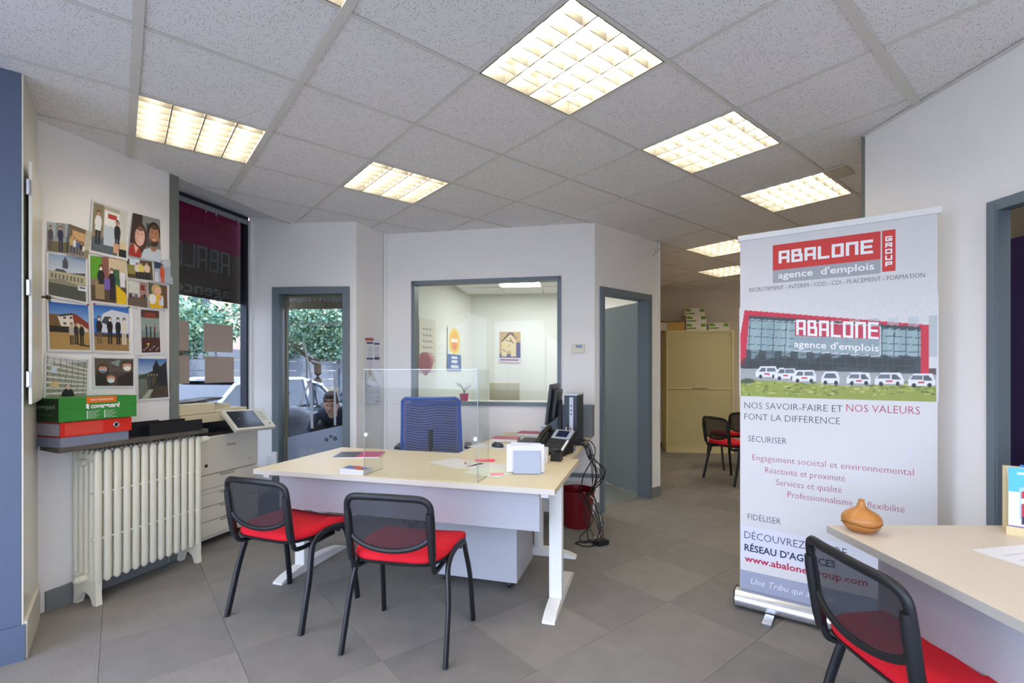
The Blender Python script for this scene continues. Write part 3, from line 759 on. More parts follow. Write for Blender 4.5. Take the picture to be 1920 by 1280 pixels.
obj('top_panel', MB().bx(-.002, .537, -.002, .412, .61, .628, bev=.002), M['deskf'], ped)
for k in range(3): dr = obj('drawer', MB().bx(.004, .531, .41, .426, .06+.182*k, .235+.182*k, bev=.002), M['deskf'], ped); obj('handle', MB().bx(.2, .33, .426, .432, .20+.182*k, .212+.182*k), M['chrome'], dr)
for x in (.06, .48):
    for y in (.05, .36): obj('castor', MB().cyl((x-.012, y, .024), (x+.012, y, .024), .024).bx(x-.01, x+.01, y-.01, y+.01, .024, .05), M['black'], ped, smooth=True)

# ------------------------------------------------------------------ acrylic screen
ps = thing('acrylic_screen', 'clear acrylic counter screen standing on the front desk', 'screen', dk(0.674, 0.036), A16)
obj('front_pane', MB().bx(0, .668, 0, .005, 0, .585, bev=.001), M['plexi'], ps)
obj('side_pane', MB().bx(0, .005, .006, .19, 0, .585, bev=.001), M['plexi'], ps)
obj('side_pane', MB().bx(.663, .668, .006, .19, 0, .585, bev=.001), M['plexi'], ps)
M['edge'] = mat('acrylic_edge', 'cdd4da', .15, spec=.8)
M['edged'] = mat('acrylic_cut_edge', '8d9694', .2, spec=.8)
obj('polished_edge', MB().bx(0, .668, 0, .005, .5852, .5875), mat('bright_acrylic_edge', 'f3f7fb', .1), ps)
for x in (0, .668): obj('cut_edge', MB().bx(x-.0022, x+.0022, -.001, .0, 0, .585), M['edged'], ps)
obj('cut_edge', MB().bx(0, .0052, .006, .19, -.0, .002), M['edged'], ps); obj('cut_edge', MB().bx(.6628, .668, .006, .19, 0, .002), M['edged'], ps)
for x in (.012, .656): obj('clip', MB().cyl((x, -.004, .225), (x, .012, .225), .011), mat('clear_clip', 'd8dde0', .2), ps, smooth=True)

# ------------------------------------------------------------------ visitor chairs
def visitor_chair(label):
    t = thing('visitor_chair', label, 'chair', group='red and black visitor chairs')
    for s in (-1, 1):
        xb, xt = .256*s, .232*s
        path = [(xb, -.215, 0.0), (xb*.985, -.185, .12), (xb*.965, -.150, .26), (xt, -.118, .385), (xt, -.095, .43), (xt, -.05, .452), (xt, 0.02, .460), (xt, .10, .452), (xt, .135, .43), (xt, .155, .385), (xb*.965, .18, .26), (xb*.985, .20, .12), (xb, .215, 0)]
        path = smooth_curve(path, 3)
        k = len(path)//2
        obj('leg', MB().tube(path[:k+1], .018, 10, sx=.66, up=(0, 1, 0)), M['blackm'], t, smooth=60)
        obj('leg', MB().tube(path[k:], .018, 10, sx=.66, up=(0, 1, 0)), M['blackm'], t, smooth=60)
        up = smooth_curve([(.18*s, .10, .405), (.185*s, -.06, .40), (.192*s, -.17, .405), (.197*s, -.205, .43), (.198*s, -.218, .50), (.198*s, -.236, .60), (.198*s, -.25, .68)], 4)
        obj('back_upright', MB().tube(up, .012, 8), M['blackm'], t, smooth=60)
    obj('crossbar', MB().tube([(-.232, .09, .43), (.232, .09, .43)], .010, 8).tube([(-.232, -.09, .43), (.232, -.09, .43)], .010, 8), M['blackm'], t, smooth=60)
    # seat cushion and shell
    def ring(w, d, zc, n=40):
        P = []
        for i in range(n):
            a = 2*PI*i/n; c, s_ = math.cos(a), math.sin(a); e = .38
            x = math.copysign(abs(c)**e, c)*w/2; y = math.copysign(abs(s_)**e, s_)*d/2
            w2_ = 1-.09*max(0, -y/(d/2))
            P.append((x*w2_, y, zc-.028*max(0, y/(d/2))**3+.006*(x/(w/2))**2))
        return P
    def loft(rings):
        b = MB(); RR = [[b.b.verts.new(p) for p in r] for r in rings]
        for A, B in zip(RR, RR[1:]):
            for i in range(len(A)): j = (i+1) % len(A); b.b.faces.new((A[i], A[j], B[j], B[i]))
        b.b.faces.new(RR[0][::-1]); b.b.faces.new(RR[-1]); return b
    seat = loft([ring(.43, .41, .440), ring(.462, .450, .446), ring(.472, .462, .462), ring(.462, .450, .480), ring(.43, .41, .489), ring(.3, .27, .492)])
    for v in seat.b.verts: v.co.y += .012
    obj('seat', seat, M['red'], t, smooth=70)
    sh = loft([ring(.36, .33, .420), ring(.45, .435, .431), ring(.470, .460, .444), ring(.470, .460, .450)])
    for v in sh.b.verts: v.co.y += .012
    obj('seat_shell', sh, M['black'], t, smooth=70)
    # back frame: rounded top, straight side plates, dipping lower bar
    def bk(x, z):
        return Vector((x, -.222-.15*(z-.5)-.030*(1-(x/.21)**2), z))
    top = [bk(p.x, p.y) for p in smooth_curve([(-.199, .50, 0), (-.202, .60, 0), (-.202, .685, 0), (-.195, .732, 0), (-.160, .756, 0), (-.08, .762, 0), (0, .764, 0), (.08, .762, 0), (.160, .756, 0), (.195, .732, 0), (.202, .685, 0), (.202, .60, 0), (.199, .50, 0)], 4)]
    obj('back_frame', MB().tube(top, .0125, 8, sx=1.3, up=(0, 1, 0)), M['black'], t, smooth=60)
    low = [bk(p.x, p.y) for p in smooth_curve([(-.196, .578, 0), (-.15, .545, 0), (-.08, .523, 0), (0, .516, 0), (.08, .523, 0), (.15, .545, 0), (.196, .578, 0)], 4)]
    obj('lower_bar', MB().tube(low, .0105, 8, sx=1.2, up=(0, 1, 0)), M['black'], t, smooth=60)
    for s in (-1, 1): obj('frame_sleeve', MB().tube([bk(.198*s, z)+Vector((0, -.004, 0)) for z in (.455, .50, .58, .66, .695)], [.014, .019, .020, .020, .017], 10, sx=.9), M['black'], t, smooth=60)
    loop = top[8:-8]+[p_ for p_ in low[::-1]]
    b = MB(); V_ = {}
    fill = [v for v in loop]; cen = bk(0, .645)
    rings = []
    for k in (1, .66, .33):
        rings.append([b.b.verts.new(bk(cen.x+(v.x-cen.x)*k, cen.z+(v.z-cen.z)*k)) for v in fill])
    for A, B in zip(rings, rings[1:]):
        for i in range(len(A)): j = (i+1) % len(A); b.b.faces.new((A[i], A[j], B[j], B[i]))
    cv = b.b.verts.new(cen)
    for i in range(len(rings[-1])): b.b.faces.new((rings[-1][i], rings[-1][(i+1) % len(rings[-1])], cv))
    obj('back_mesh', b, M['backmesh'], t, smooth=True)
    return t
ch = visitor_chair('visitor chair in front of the desk, nearer the copier, its red seat half turned')
ch.location = (-1.215, 2.705, 0); ch.rotation_euler = (0, 0, R(-21.0))
copy_tree(ch, (-.500, 2.404, 0), R(-12.0), 'visitor chair at the middle of the front desk, nearest the viewer there')
copy_tree(ch, (1.275, 1.45, 0), R(-89.0), 'visitor chair tucked into the right hand desk, cropped by the photo edge')
copy_tree(ch, (2.64, 5.78, 0), R(-72), 'far visitor chair left of the banner, its whole back visible')
copy_tree(ch, (3.02, 6.62, 0), R(8), 'farthest visitor chair, half hidden by the banner edge')

# ------------------------------------------------------------------ blue task chair behind the desk
tc_ = thing('task_chair', 'office swivel chair with a blue mesh back behind the front desk', 'chair', (-.66, 4.02, 0), R(4))
def tb_(x, z):
    return Vector((x, -.10-.22*(z-.6)**2-.06*(1-(x/.24)**2), z))
def tsh(u, v):
    w = .225+.02*(1-v)
    return tb_((u*2-1)*w, .56+.54*v)
obj('back_mesh', MB().grid(lambda u, v: tsh(u, v), 14, 14), M['bluemesh'], tc_, smooth=True)
loop = [tsh(u, 0) for u in np.linspace(0.06, .94, 8)]+[tsh(1, v) for v in np.linspace(.04, .96, 8)]+[tsh(u, 1) for u in np.linspace(.94, .06, 8)]+[tsh(0, v) for v in np.linspace(.96, .04, 8)]
obj('back_frame', MB().tube(loop, .011, 8, closed=True, up=(0, 1, 0)), mat('blue_frame', '2a55a8', .5), tc_, smooth=60)
sp_ = MB()
for k in range(22):
    z = .60+.44*k/21; sp_.tube([tb_(x, z+.008*math.sin(x*22))+Vector((0, -.006, 0)) for x in np.linspace(-.2, .2, 9)], .0035, 5)
rb = obj('back_rib', sp_, mat('dark_rib', '16264f', .6), tc_, smooth=True); rb['kind'] = 'stuff'
obj('seat', MB().box((0, .14, .47), (.48, .46, .07), bev=.03), mat('blue_fabric', '27499a', .9, bump=.3, bscale=600), tc_, smooth=True)
obj('back_post', MB().tube(smooth_curve([(0, .1, .42), (0, -.10, .44), (0, -.175, .55), (0, -.18, .85)], 4), .018, 8), M['black'], tc_, smooth=True)
obj('gas_column', MB().cyl((0, .13, .09), (0, .13, .44), .025), M['black'], tc_, smooth=True)
for k in range(5):
    a = R(90+72*k); l = obj('base_arm', MB().tube([(0, .13, .10), (.29*math.cos(a), .13+.29*math.sin(a), .065)], [.022, .013], 8), M['black'], tc_, smooth=True)
    obj('castor', MB().cyl((.29*math.cos(a)-.02, .13+.29*math.sin(a), .028), (.29*math.cos(a)+.02, .13+.29*math.sin(a), .028), .028), M['black'], l, smooth=True)
for s in (-1, 1): obj('armrest', MB().tube(smooth_curve([(.26*s, .12, .45), (.29*s, .12, .55), (.29*s, .12, .66)], 3), .014, 8).box((.29*s, .13, .675), (.06, .24, .025), bev=.01), M['black'], tc_, smooth=True)

# ------------------------------------------------------------------ things on the two desks
def on(x, y, z=0.74, rz=0): return dict(loc=dk(x, y, z), rz=A16+rz)
mon = thing('monitor', 'black flat monitor on the return desk, seen from behind its edge', 'monitor', dk(1.455, 1.58), A16+R(3))
tl = Matrix.Rotation(R(-7), 4, 'Y')
def tilt(mb, c=(0, 0, .30)):
    mb.b.transform(Matrix.Translation(c) @ Matrix.Rotation(R(7), 4, 'Y') @ Matrix.Translation(-Vector(c))); return mb
obj('bezel', tilt(MB().bx(-.035, -.012, -.235, .235, .155, .47, bev=.004)), M['black'], mon)
obj('display', tilt(MB().bx(-.0365, -.0352, -.22, .22, .175, .455)), mat('dark_display', '0a0c12', .15), mon)
obj('rear_housing', tilt(MB().bx(-.013, .03, -.17, .17, .20, .43, bev=.02)), M['black'], mon)
obj('stand_neck', MB().bx(.02, .055, -.035, .035, .02, .34, bev=.006), M['black'], mon)
obj('stand_base', MB().bx(-.06, .075, -.12, .12, 0, .018, bev=.008), M['black'], mon)
pc = thing('desktop_computer', 'slim upright computer case with a silver front strip beside the monitor', 'computer', dk(1.605, 1.42), A16+R(-2))
obj('case', MB().bx(-.05, .05, 0, .30, .02, .385, bev=.004), M['bluem'], pc)
obj('front_strip', MB().bx(-.008, .022, -.006, 0.0, .11, .372, bev=.002), mat('silver_plastic', 'b9c3d2', .35), pc)
for z in (.235, .265, .30): obj('port', MB().bx(.002, .012, -.008, -.006, z, z+.012), M['black'], pc)
obj('top_cover', MB().bx(-.055, .055, -.004, .302, .385, .397, bev=.003), mat('silver_plastic', 'b9c3d2', .35), pc)
obj('foot', MB().bx(-.07, .07, .03, .27, 0, .02, bev=.004), M['black'], pc)
gp = thing('desk_divider', 'slate grey desk divider standing behind the monitor', 'divider', dk(1.30, 2.02), A16)
obj('divider_panel', MB().bx(0, .42, 0, .035, 0, .27, bev=.003), mat('slate_blue_panel', '57687d', .6), gp)
obj('side_box', MB().bx(.30, .42, -.13, 0, 0, .262, bev=.004), M['grey'], gp)
obj('top_strip', MB().bx(-.002, .422, -.002, .037, .27, .278, bev=.002), mat('silver_plastic', 'b9c3d2', .35), gp)
# telephone
ph = thing('desk_telephone', 'large black office telephone with a grey framed screen', 'telephone', dk(1.575, 1.02), A16+R(-22))
tp = R(36)
def tlt(mb): mb.b.transform(Matrix.Translation((0, 0, .066)) @ Matrix.Rotation(tp, 4, 'X')); return mb
obj('phone_base', tlt(MB().bx(-.125, .115, -.11, .11, -.0, .035, bev=.01)), M['black'], ph, smooth=True)
obj('phone_stand', MB().bx(-.09, .08, .0, .085, 0, .10, bev=.006), M['black'], ph)
obj('screen_frame', tlt(MB().bx(-.045, .105, .015, .103, .035, .043, bev=.003)), mat('silver_grey_plastic', '9aa2ab', .4), ph)
obj('display', tlt(MB().bx(-.015, .075, .03, .092, .043, .0445)), mat('navy_display', '141a3d', .15), ph)
kk = MB()
for i in range(5):
    for j in range(4): kk.box((-.035+.022*i, -.085+.022*j, .037), (.013, .010, .006), bev=.001)
kk = obj('keypad', tlt(kk), mat('key_grey', '3a3d43', .5), ph); kk['kind'] = 'stuff'
obj('label_strip', tlt(MB().bx(.087, .104, -.10, .01, .035, .038)), M['paper'], ph)
hs = MB(); hs.tube(smooth_curve([(-.098, -.105, .05), (-.098, -.07, .068), (-.098, 0, .078), (-.098, .07, .068), (-.098, .105, .05)], 4), [.02]*5+[.017]*8+[.02]*4, 10, sx=1.1)
obj('handset', tlt(hs), M['black'], ph, smooth=60)
# small cradle in front of it
cr = thing('headset_cradle', 'small black headset cradle in front of the telephone', 'cradle', dk(1.62, .76), A16)
obj('cradle_base', MB().prism([(-.035, 0), (.035, 0), (.03, .06), (-.03, .045)], .08, Matrix.Translation((0, .04, 0)) @ Matrix.Rotation(PI/2, 4, 'X')), M['black'], cr)
obj('ear_cushion', MB().lathe([(0, 0), (.028, .004), (.03, .014), (.018, .02), (0, .02)], (0, 0, .055)), M['black'], cr, smooth=True)
mg = thing('mug', 'white mug partly hidden behind the paper holder', 'mug', dk(1.545, .66), A16)
obj('mug_body', MB().lathe([(0, .004), (.034, .004), (.037, .0), (.04, .02), (.042, .095), (.038, .095), (.036, .012), (0, .012)], n=24), M['white'], mg, smooth=True)
obj('handle', MB().tube(smooth_curve([(.02, -.034, .08), (.03, -.062, .07), (.03, -.062, .03), (.02, -.034, .02)], 4), .006, 8), M['white'], mg, smooth=True)
# paper holder with letters
lh = thing('letter_holder', 'translucent grey letter holder full of white letters, front right of the desk', 'letter holder', dk(1.44, .30), A16+R(12))
obj('front_plate', MB().box((.095, -.012, .066), (.15, .003, .125), rx=R(-8), bev=.001), mat('translucent_grey', '9fa8b8', .3), lh)
obj('base_plate', MB().bx(0.01, .19, -.01, .07, 0, .004), MATS['translucent_grey'], lh)
lt = thing('letters', 'bundle of white letters standing in the grey holder', 'letters', dk(1.44, .30, .745), A16+R(12))
for k in range(4):
    obj('letter', MB().box((.085+.012*math.sin(k*2.1), .004+.013*k, .078+.004*k), (.21-.012*k, .0015, .146), rx=R(-6+k*2), ry=R(2*math.sin(k*5))), M['paper'], lt)
sr = bmesh.new()
for k in range(6): merge(sr, text_mesh(['Bonjour', 'Madame Monsieur', 'nous avons bien', 'votre courrier', 'cordialement', 'agence'][k], h=.005), Matrix.Translation((.04, -.0145+.004-.003*0, .11-.014*k)))
obj('handwriting', sr, mat('grey_ink', '6a7080', .6), lh)
lh.children[-1].rotation_euler = (R(-8), 0, 0); lh.children[-1].location = (0, -.004, 0.0)
# papers, pens, notes
def sheet(name, label, cat, x, y, rz, w=.21, h=.297, m='paper', z=0.7402, t=.0012, group=None):
    o = obj(name, MB().box((0, 0, t/2), (w, h, t)), M[m] if isinstance(m, str) else m, **on(x, y, z, rz)); tag(o, label, cat, group); return o
sheet('paper_sheet', 'white sheet of paper behind the acrylic screen under the red pen', 'paper', 1.03, .50, R(62), m='paper')
sheet('paper_sheet', 'white sheet of paper between the screen and the letter holder', 'paper', 1.30, .43, R(75), m='paper')
sheet('paper_sheet', 'pale green tinted form beside the letter holder', 'paper', 1.33, .30, R(70), h=.25, m=mat('pale_green_paper', 'dfe9d8', .7), z=.7415)
sheet('sticky_note', 'pink sticky note at the foot of the letter holder', 'note', 1.38, .245, R(20), w=.075, h=.075, m=mat('pink_note', 'f0a3a8', .7), z=.743)
pn = thing('pen', 'red ballpoint pen on the white paper', 'pen', dk(1.11, .46, .746), A16+R(115))
obj('barrel', MB().cyl((-.055, 0, 0), (.05, 0, 0), .0045).cyl((.05, 0, 0), (.065, 0, 0), .0045, .001), mat('red_plastic', 'c42a2a', .4), pn, smooth=True)
obj('cap', MB().cyl((-.068, 0, 0), (-.03, 0, 0), .0055), M['white'], pn, smooth=True)
hl = thing('highlighter', 'pink highlighter pen lying beside the red pen', 'pen', dk(1.17, .60, .748), A16+R(18))
obj('barrel', MB().box((0, 0, 0), (.09, .016, .013), bev=.004), mat('pink_plastic', 'f0506e', .4), hl)
obj('cap', MB().box((.06, 0, 0), (.035, .018, .014), bev=.004), mat('pink_plastic', 'f0506e', .4), hl)
sheet('paper_sheet', 'white document lying under the computer mouse', 'paper', 1.06, 1.20, R(80), z=.7402, h=.36)
ms = thing('computer_mouse', 'dark computer mouse on the return desk', 'mouse', dk(1.09, 1.17, .742), A16+R(70))
obj('mouse_body', MB().lathe([(0, 0), (.030, 0), (.033, .010), (.028, .024), (.014, .034), (0, .037)], n=20, sy=1.65), mat('dark_blue_grey', '2b3340', .35), ms, smooth=True)
obj('scroll_wheel', MB().cyl((-.004, .025, .030), (.004, .025, .030), .008), M['black'], ms)
kb = thing('keyboard', 'black computer keyboard in front of the monitor', 'keyboard', dk(1.27, 1.38, .740), A16+R(2))
obj('keyboard_tray', MB().bx(-.075, .075, -.22, .22, 0, .016, bev=.004), M['black'], kb)
kk = MB()
for i in range(6):
    for j in range(20): kk.box((-.058+.0235*i, -.204+.0215*j, .019), (.018, .017, .008))
kk = obj('keys', kk, mat('key_black', '2b2d31', .5), kb); kk['kind'] = 'stuff'
def notebook(label, x, y, rz, w, h, t, cover):
    n = thing('notebook', label, 'notebook', dk(x, y, .7405), A16+rz)
    obj('pages', MB().box((0, 0, t/2), (w-.006, h-.006, t*.86)), M['paper'], n); obj('cover', MB().box((0, 0, t), (w, h, .003), bev=.001), cover, n)
    return n
mag = mat('magenta_card', 'b0204c', .4)
notebook('magenta notebook on the return desk near the mouse', 1.06, 1.50, R(5), .22, .16, .026, mag)
notebook('magenta notebook on the return desk against the wall', 1.18, 1.93, R(-2), .26, .17, .020, mag)
sheet('paper_sheet', 'loose white sheet between the two magenta notebooks', 'paper', 1.16, 1.70, R(10))
cup = thing('pen_cup', 'pale grey pen cup in front of the monitor', 'cup', dk(1.345, 1.70), A16)
obj('cup_body', MB().lathe([(0, 0), (.034, 0), (.038, .1), (.035, .1), (.031, .004), (0, .004)], n=20), mat('pale_blue_grey', 'a9b4c4', .4), cup, smooth=True)
gn = obj('marker', MB().cyl((.0, .0, .02), (.014, -.01, .145), .007).cyl((.014, -.01, .145), (.015, -.0105, .155), .004), mat('lime_plastic', 'b9d04a', .4), loc=dk(1.350, 1.70, .742), rz=A16, smooth=True); tag(gn, 'lime green marker standing in the pale grey cup', 'marker')
cup2 = thing('pen_cup', 'small crowded pen cup at the foot of the computer case', 'cup', dk(1.60, 1.30), A16)
obj('cup_body', MB().lathe([(0, 0), (.03, 0), (.032, .085), (.029, .085), (.027, .004), (0, .004)], n=16), mat('clear_grey', 'b9b4b6', .3), cup2, smooth=True)
for k, (c, lab) in enumerate((('c33a44', 'red pen in the cup by the computer case'), ('e8e2e0', 'white pen in the cup by the computer case'), ('7c2b33', 'dark red pen in the cup by the computer case'))):
    a = k*2.1; o = obj('pen', MB().cyl((.008*math.cos(a), .008*math.sin(a), .008), (.026*math.cos(a), .026*math.sin(a), .15), .0042, n=8), mat('pen_'+c, c, .4), loc=dk(1.60, 1.30, .742), rz=A16, smooth=True); tag(o, lab, 'pen')
o = obj('stamp', MB().lathe([(0, 0), (.02, 0), (.02, .03), (.009, .04), (.014, .055), (.016, .065), (0, .075)], n=16), mat('pink_red', 'd3224f', .4), loc=dk(1.50, 1.44, .76), rz=A16, smooth=True); tag(o, 'pinkish red stamp between monitor and computer case', 'stamp'); o.location.z = .74
o = obj('glue_stick', MB().lathe([(0, 0), (.012, 0), (.012, .045), (.007, .055), (0, .06)], n=12), mat('yellow_plastic', 'e6a93a', .4), loc=dk(1.55, 1.37, .74), rz=A16, smooth=True); tag(o, 'small yellow glue stick next to the pink stamp', 'glue stick')
# magazine and leaflets left of the screen
mz = thing('magazine', 'black and magenta magazine at the left of the front desk', 'magazine', dk(.30, .56, .7402), A16+R(20))
obj('pages', MB().box((0, 0, .005), (.30, .21, .009)), M['paper'], mz)
obj('cover', MB().box((-.075, 0, .0105), (.15, .21, .002)), mat('black_cover', '2c2c30', .35), mz)
obj('cover', MB().box((.075, 0, .0105), (.15, .21, .002)), mat('magenta_cover', 'c2266f', .35), mz, label='magenta half of the cover')
bk_ = thing('leaflet_pile', 'small pile of leaflets at the left foot of the acrylic screen', 'leaflets', dk(.60, .07, .7402), A16+R(2))
for k in range(5): obj('leaflet', MB().box((.002*math.sin(k*3), .002*math.cos(k*4), .003+.006*k), (.15, .10, .0052)), M['paper'] if k < 4 else M['paper'], bk_)
lp = Paint(30, 20, bg='d9d4d6'); lp.poly([(0, .3), (1, 0), (1, .6), (.3, 1), (0, 1)], '3c5d9a').poly([(.1, 1), (.75, 0), (1, 0), (.5, 1)], 'b94a32')
print_obj('leaflet_cover', lp, ((-.075, -.05, .0305), (.15, 0, 0), (0, .10, 0)), bk_)

# ------------------------------------------------------------------ cables, bin and wall rail behind the desk
rail = obj('cable_rail', MB().box((0, 0, 0), (.36, .03, .035), bev=.003), M['grey'], loc=(.62, 4.43, .36), rz=aO); tag(rail, 'grey cable rail on the wall behind the bundle of cables', 'rail')
sk2 = obj('wall_socket', MB().box((0, 0, 0), (.14, .02, .08), bev=.004), M['white'], loc=(.56, 4.455, .26), rz=aO); tag(sk2, 'white double socket on the wall below the cable rail', 'socket')
bn = thing('waste_bin', 'dark red waste paper bin on the floor under the cables', 'bin', (.555, 4.13, 0), 0)
obj('bin_body', MB().lathe([(0, .004), (.112, .004), (.118, 0), (.15, .30), (.156, .305), (.146, .305), (.115, .012), (0, .012)], n=32), mat('dark_red_plastic', '6e0d1c', .25, coat=.4), bn, smooth=True)
obj('rim', MB().tube([(.153*math.cos(a), .153*math.sin(a), .305) for a in np.linspace(0, 2*PI, 25)[:-1]], .006, 6, closed=True), mat('dark_red_plastic', '6e0d1c', .25), bn, smooth=True)
rnd = random.Random(3)
for k in range(9):
    x0, y0, _ = dk(1.69+.03*rnd.random(), 1.10+.45*rnd.random(), 0)
    zt_ = .76
    bx_, by_ = .60+rnd.uniform(-.05, .07), 3.98+rnd.uniform(-.05, .06)
    pts = [(x0-.05, y0, .762), (x0+.03, y0+.01, .755), (x0+.07, y0+.05*rnd.random()+.0, .66), (bx_+rnd.uniform(-.02, .09), by_-.25, .50), (bx_+rnd.uniform(-.03, .05), by_-.15, .36), (bx_, by_-.12, .27+.04*rnd.random()), (bx_+rnd.uniform(-.02, .10), by_-.18, .14), (bx_+rnd.uniform(-.04, .10), by_-.26, .02), (bx_+rnd.uniform(-.08, .06), by_-.33, .008)]
    if k == 0: pts[3] = (.72, 3.72, .55); pts[4] = (.66, 3.8, .42)
    o = obj('cable', MB().tube(smooth_curve(pts, 6), .0032 if k % 3 else .0042, 6), M['cable'], smooth=True)
    tag(o, ['black computer cable in the bundle hanging off the desk end' , 'black computer cable bulging out widest from the hanging bundle'][k == 0], 'cable', 'cables hanging off the desk end')
o = obj('cable', MB().tube(smooth_curve([(.60, 4.05, .30), (.66, 3.93, .28), (.70, 3.90, .20), (.72, 3.88, .08), (.70, 3.85, .006), (.62, 3.78, .006)], 6), .004, 6), M['white'], smooth=True); tag(o, 'white cable looping down over the red bin', 'cable')
o = obj('power_adapter', MB().box((0, 0, .02), (.10, .055, .035), bev=.006), M['black'], loc=(.68, 3.66, .0), rz=.5); tag(o, 'black power adapter lying on the carpet beside the bin', 'adapter')
o = obj('cable', MB().tube([(.56+.07*math.cos(a)*(1+.2*math.sin(3*a)), 3.66+.05*math.sin(a), .006+.004*(a % 1)) for a in np.linspace(0, 10, 60)], .004, 6), M['cable'], smooth=True); tag(o, 'loose black cable coiled on the carpet by the adapter', 'cable')
o = obj('cable_plug', MB().box((0, 0, 0), (.035, .06, .03), bev=.006), mat('blue_plug', '49648c', .5), loc=dk(1.66, 1.16, .775), rz=A16); o.location.z = .756; tag(o, 'blue cable plug at the end of the return desk', 'plug')
blk = obj('black_bag', MB().ball((0, 0, .19), .19, 16, (1, .75, 1)), mat('black_leather', '1a1d28', .45, bump=.3, bscale=30), loc=(-2.0, 4.19, 0), smooth=True)
for v in blk.data.vertices: v.co.z = max(0, v.co.z*.85+.0*v.co.x)
tag(blk, 'black bag on the floor between copier and entrance door', 'bag')
# thermostat
s, z = hit(1084, 653, K2, K3)
th_ = thing('thermostat', 'cream thermostat with a small blue display right of the office window', 'thermostat', (K2.x, K2.y, 0), aO)
obj('thermostat_case', MB().box((s, -.012, z), (.118, .024, .085), bev=.008), M['plastic'], th_)
obj('display', MB().box((s+.01, -.0248, z+.018), (.06, .002, .026)), mat('blue_lcd', '7f93b8', .2), th_)

# ================================================================== RADIATOR SIDE
RO = Vector((-2.325, 2.695, 0)); aRd = math.atan2(.962, .272)
rx_, ry_ = Vector((math.cos(aRd), math.sin(aRd), 0)), Vector((-math.sin(aRd), math.cos(aRd), 0))
def rd(x, y, z=0): p = RO+rx_*x+ry_*y; return (p.x, p.y, z)
rad = thing('radiator', 'old cream cast iron column radiator under the marble shelf', 'radiator', tuple(RO), aRd)
def cap_prof(r, z0, z1):
    return [(0, z0), (r*.6, z0+.006), (r, z0+.022), (r, z1-.022), (r*.6, z1-.006), (0, z1)]
sec = MB()
ysp = [.014, .055, .096, .137, .178]
for k, y in enumerate(ysp):
    sec.lathe(cap_prof(.0145, .115, .872), (0, y, 0), n=10, sx=1.42 if k == 0 else 1.1, sy=1.0)
sec.bx(-.0135, .0135, .012, .172, .125, .175, bev=.006).bx(-.0135, .0135, .012, .172, .80, .85, bev=.006)
for z in (.37, .63): sec.bx(-.026, .026, .010, .030, z-.006, z+.006)
s0 = None
for k in range(13):
    if s0 is None: s0 = obj('radiator_section', sec, M['rad'], rad, smooth=55); s0.location = (.022, 0, 0)
    else: c = s0.copy(); COL.objects.link(c); c.location = (.022+.0525*k, 0, 0)
for x in (.022, .022+.0525*12):
    f = MB().prism([(.0, 0), (.03, 0), (.05, .05), (.09, .075), (.13, .05), (.15, 0), (.182, 0), (.176, .06), (.180, .14), (.004, .14), (.006, .06)], .032, Matrix.Translation((x-.016, 0, 0)) @ Matrix.Rotation(PI/2, 4, 'Z') @ Matrix.Rotation(PI/2, 4, 'X'))
    obj('radiator_foot', f, M['rad'], rad)
ms_ = MB()
ms_.cyl((.006, .092, .15), (-.03, .092, .15), .022, n=10).cyl((-.03, .092, .15), (-.045, .092, .15), .014, n=6).cyl((.006, .092, .80), (-.018, .092, .80), .02, n=10)
obj('radiator_plug', ms_, M['rad'], rad, smooth=40)
vl = obj('radiator_valve', MB().cyl((.66, .0, .845), (.70, -.01, .845), .022, n=14).cyl((.70, -.01, .845), (.712, -.012, .845), .014, n=10), M['plastic'], rad, smooth=40, label='round cream valve knob')
sh = MB().prism([(-.185, -.022), (.70, -.022), (.70, .232), (-.13, .232)], .027, Matrix.Translation((0, 0, .888)))
shelf = obj('marble_shelf', sh, M['marble'], loc=tuple(RO), rz=aRd); tag(shelf, 'brown marble shelf slab over the radiator', 'shelf')
ZS = .915
gt = thing('file_box', 'flat blue grey document box lowest on the marble shelf under the red binder', 'box', rd(-.175, -.01, ZS), aRd)
obj('box_body', MB().bx(0, .345, 0, .22, 0, .052, bev=.004), mat('blue_grey_board', '7f8596', .6, bump=.1, bscale=200), gt)
obj('box_lip', MB().bx(.0, .345, -.004, .0, .0, .052), mat('blue_grey_board', '7f8596', .6), gt)
rb_ = thing('ring_binder', 'red lever arch binder lying flat between grey box and green box', 'binder', rd(-.175, -.012, ZS+.053), aRd+R(-1.5))
redp = mat('red_binder_board', 'd8281c', .35)
obj('spine', MB().bx(0, .355, -.003, .0, 0, .078, bev=.001), redp, rb_)
obj('cover', MB().bx(0, .355, 0, .25, .075, .078).bx(0, .355, 0, .25, 0, .003), redp, rb_)
obj('pages', MB().bx(.006, .34, .02, .24, .006, .07), mat('page_stack_grey', 'a7a5ab', .7, var=.1, vscale=60), rb_)
obj('finger_ring', MB().tube([(.27+.013*math.cos(a), -.004, .042+.013*math.sin(a)) for a in np.linspace(0, 2*PI, 17)[:-1]], .003, 6, closed=True, up=(0, 1, 0)), M['chrome'], rb_, smooth=True)
obj('finger_hole', MB().cyl((.27, -.0036, .042), (.27, -.003, .042), .0115, n=16), M['black'], rb_)
obj('label_holder', MB().bx(.02, .20, -.0038, -.003, .008, .07), mat('red_clear_pocket', 'de4a3e', .2), rb_)
gb = thing('shoe_box', 'green cardboard safety shoe box on top of the red binder', 'box', rd(-.185, -.02, ZS+.134), aRd+R(-2.5))
green = mat('green_card', '2f8a34', .45, var=.03)
obj('box_body', MB().bx(0, .385, 0, .21, 0, .125, bev=.002), green, gb)
obj('end_panel', MB().bx(-.002, 0.0, .002, .208, .002, .123), mat('dark_green_card', '14351a', .5), gb, label='dark green end of the box')
obj('front_crease', MB().bx(.0, .385, -.0008, .0, .072, .0735), mat('green_crease', '256f2a', .5), gb)
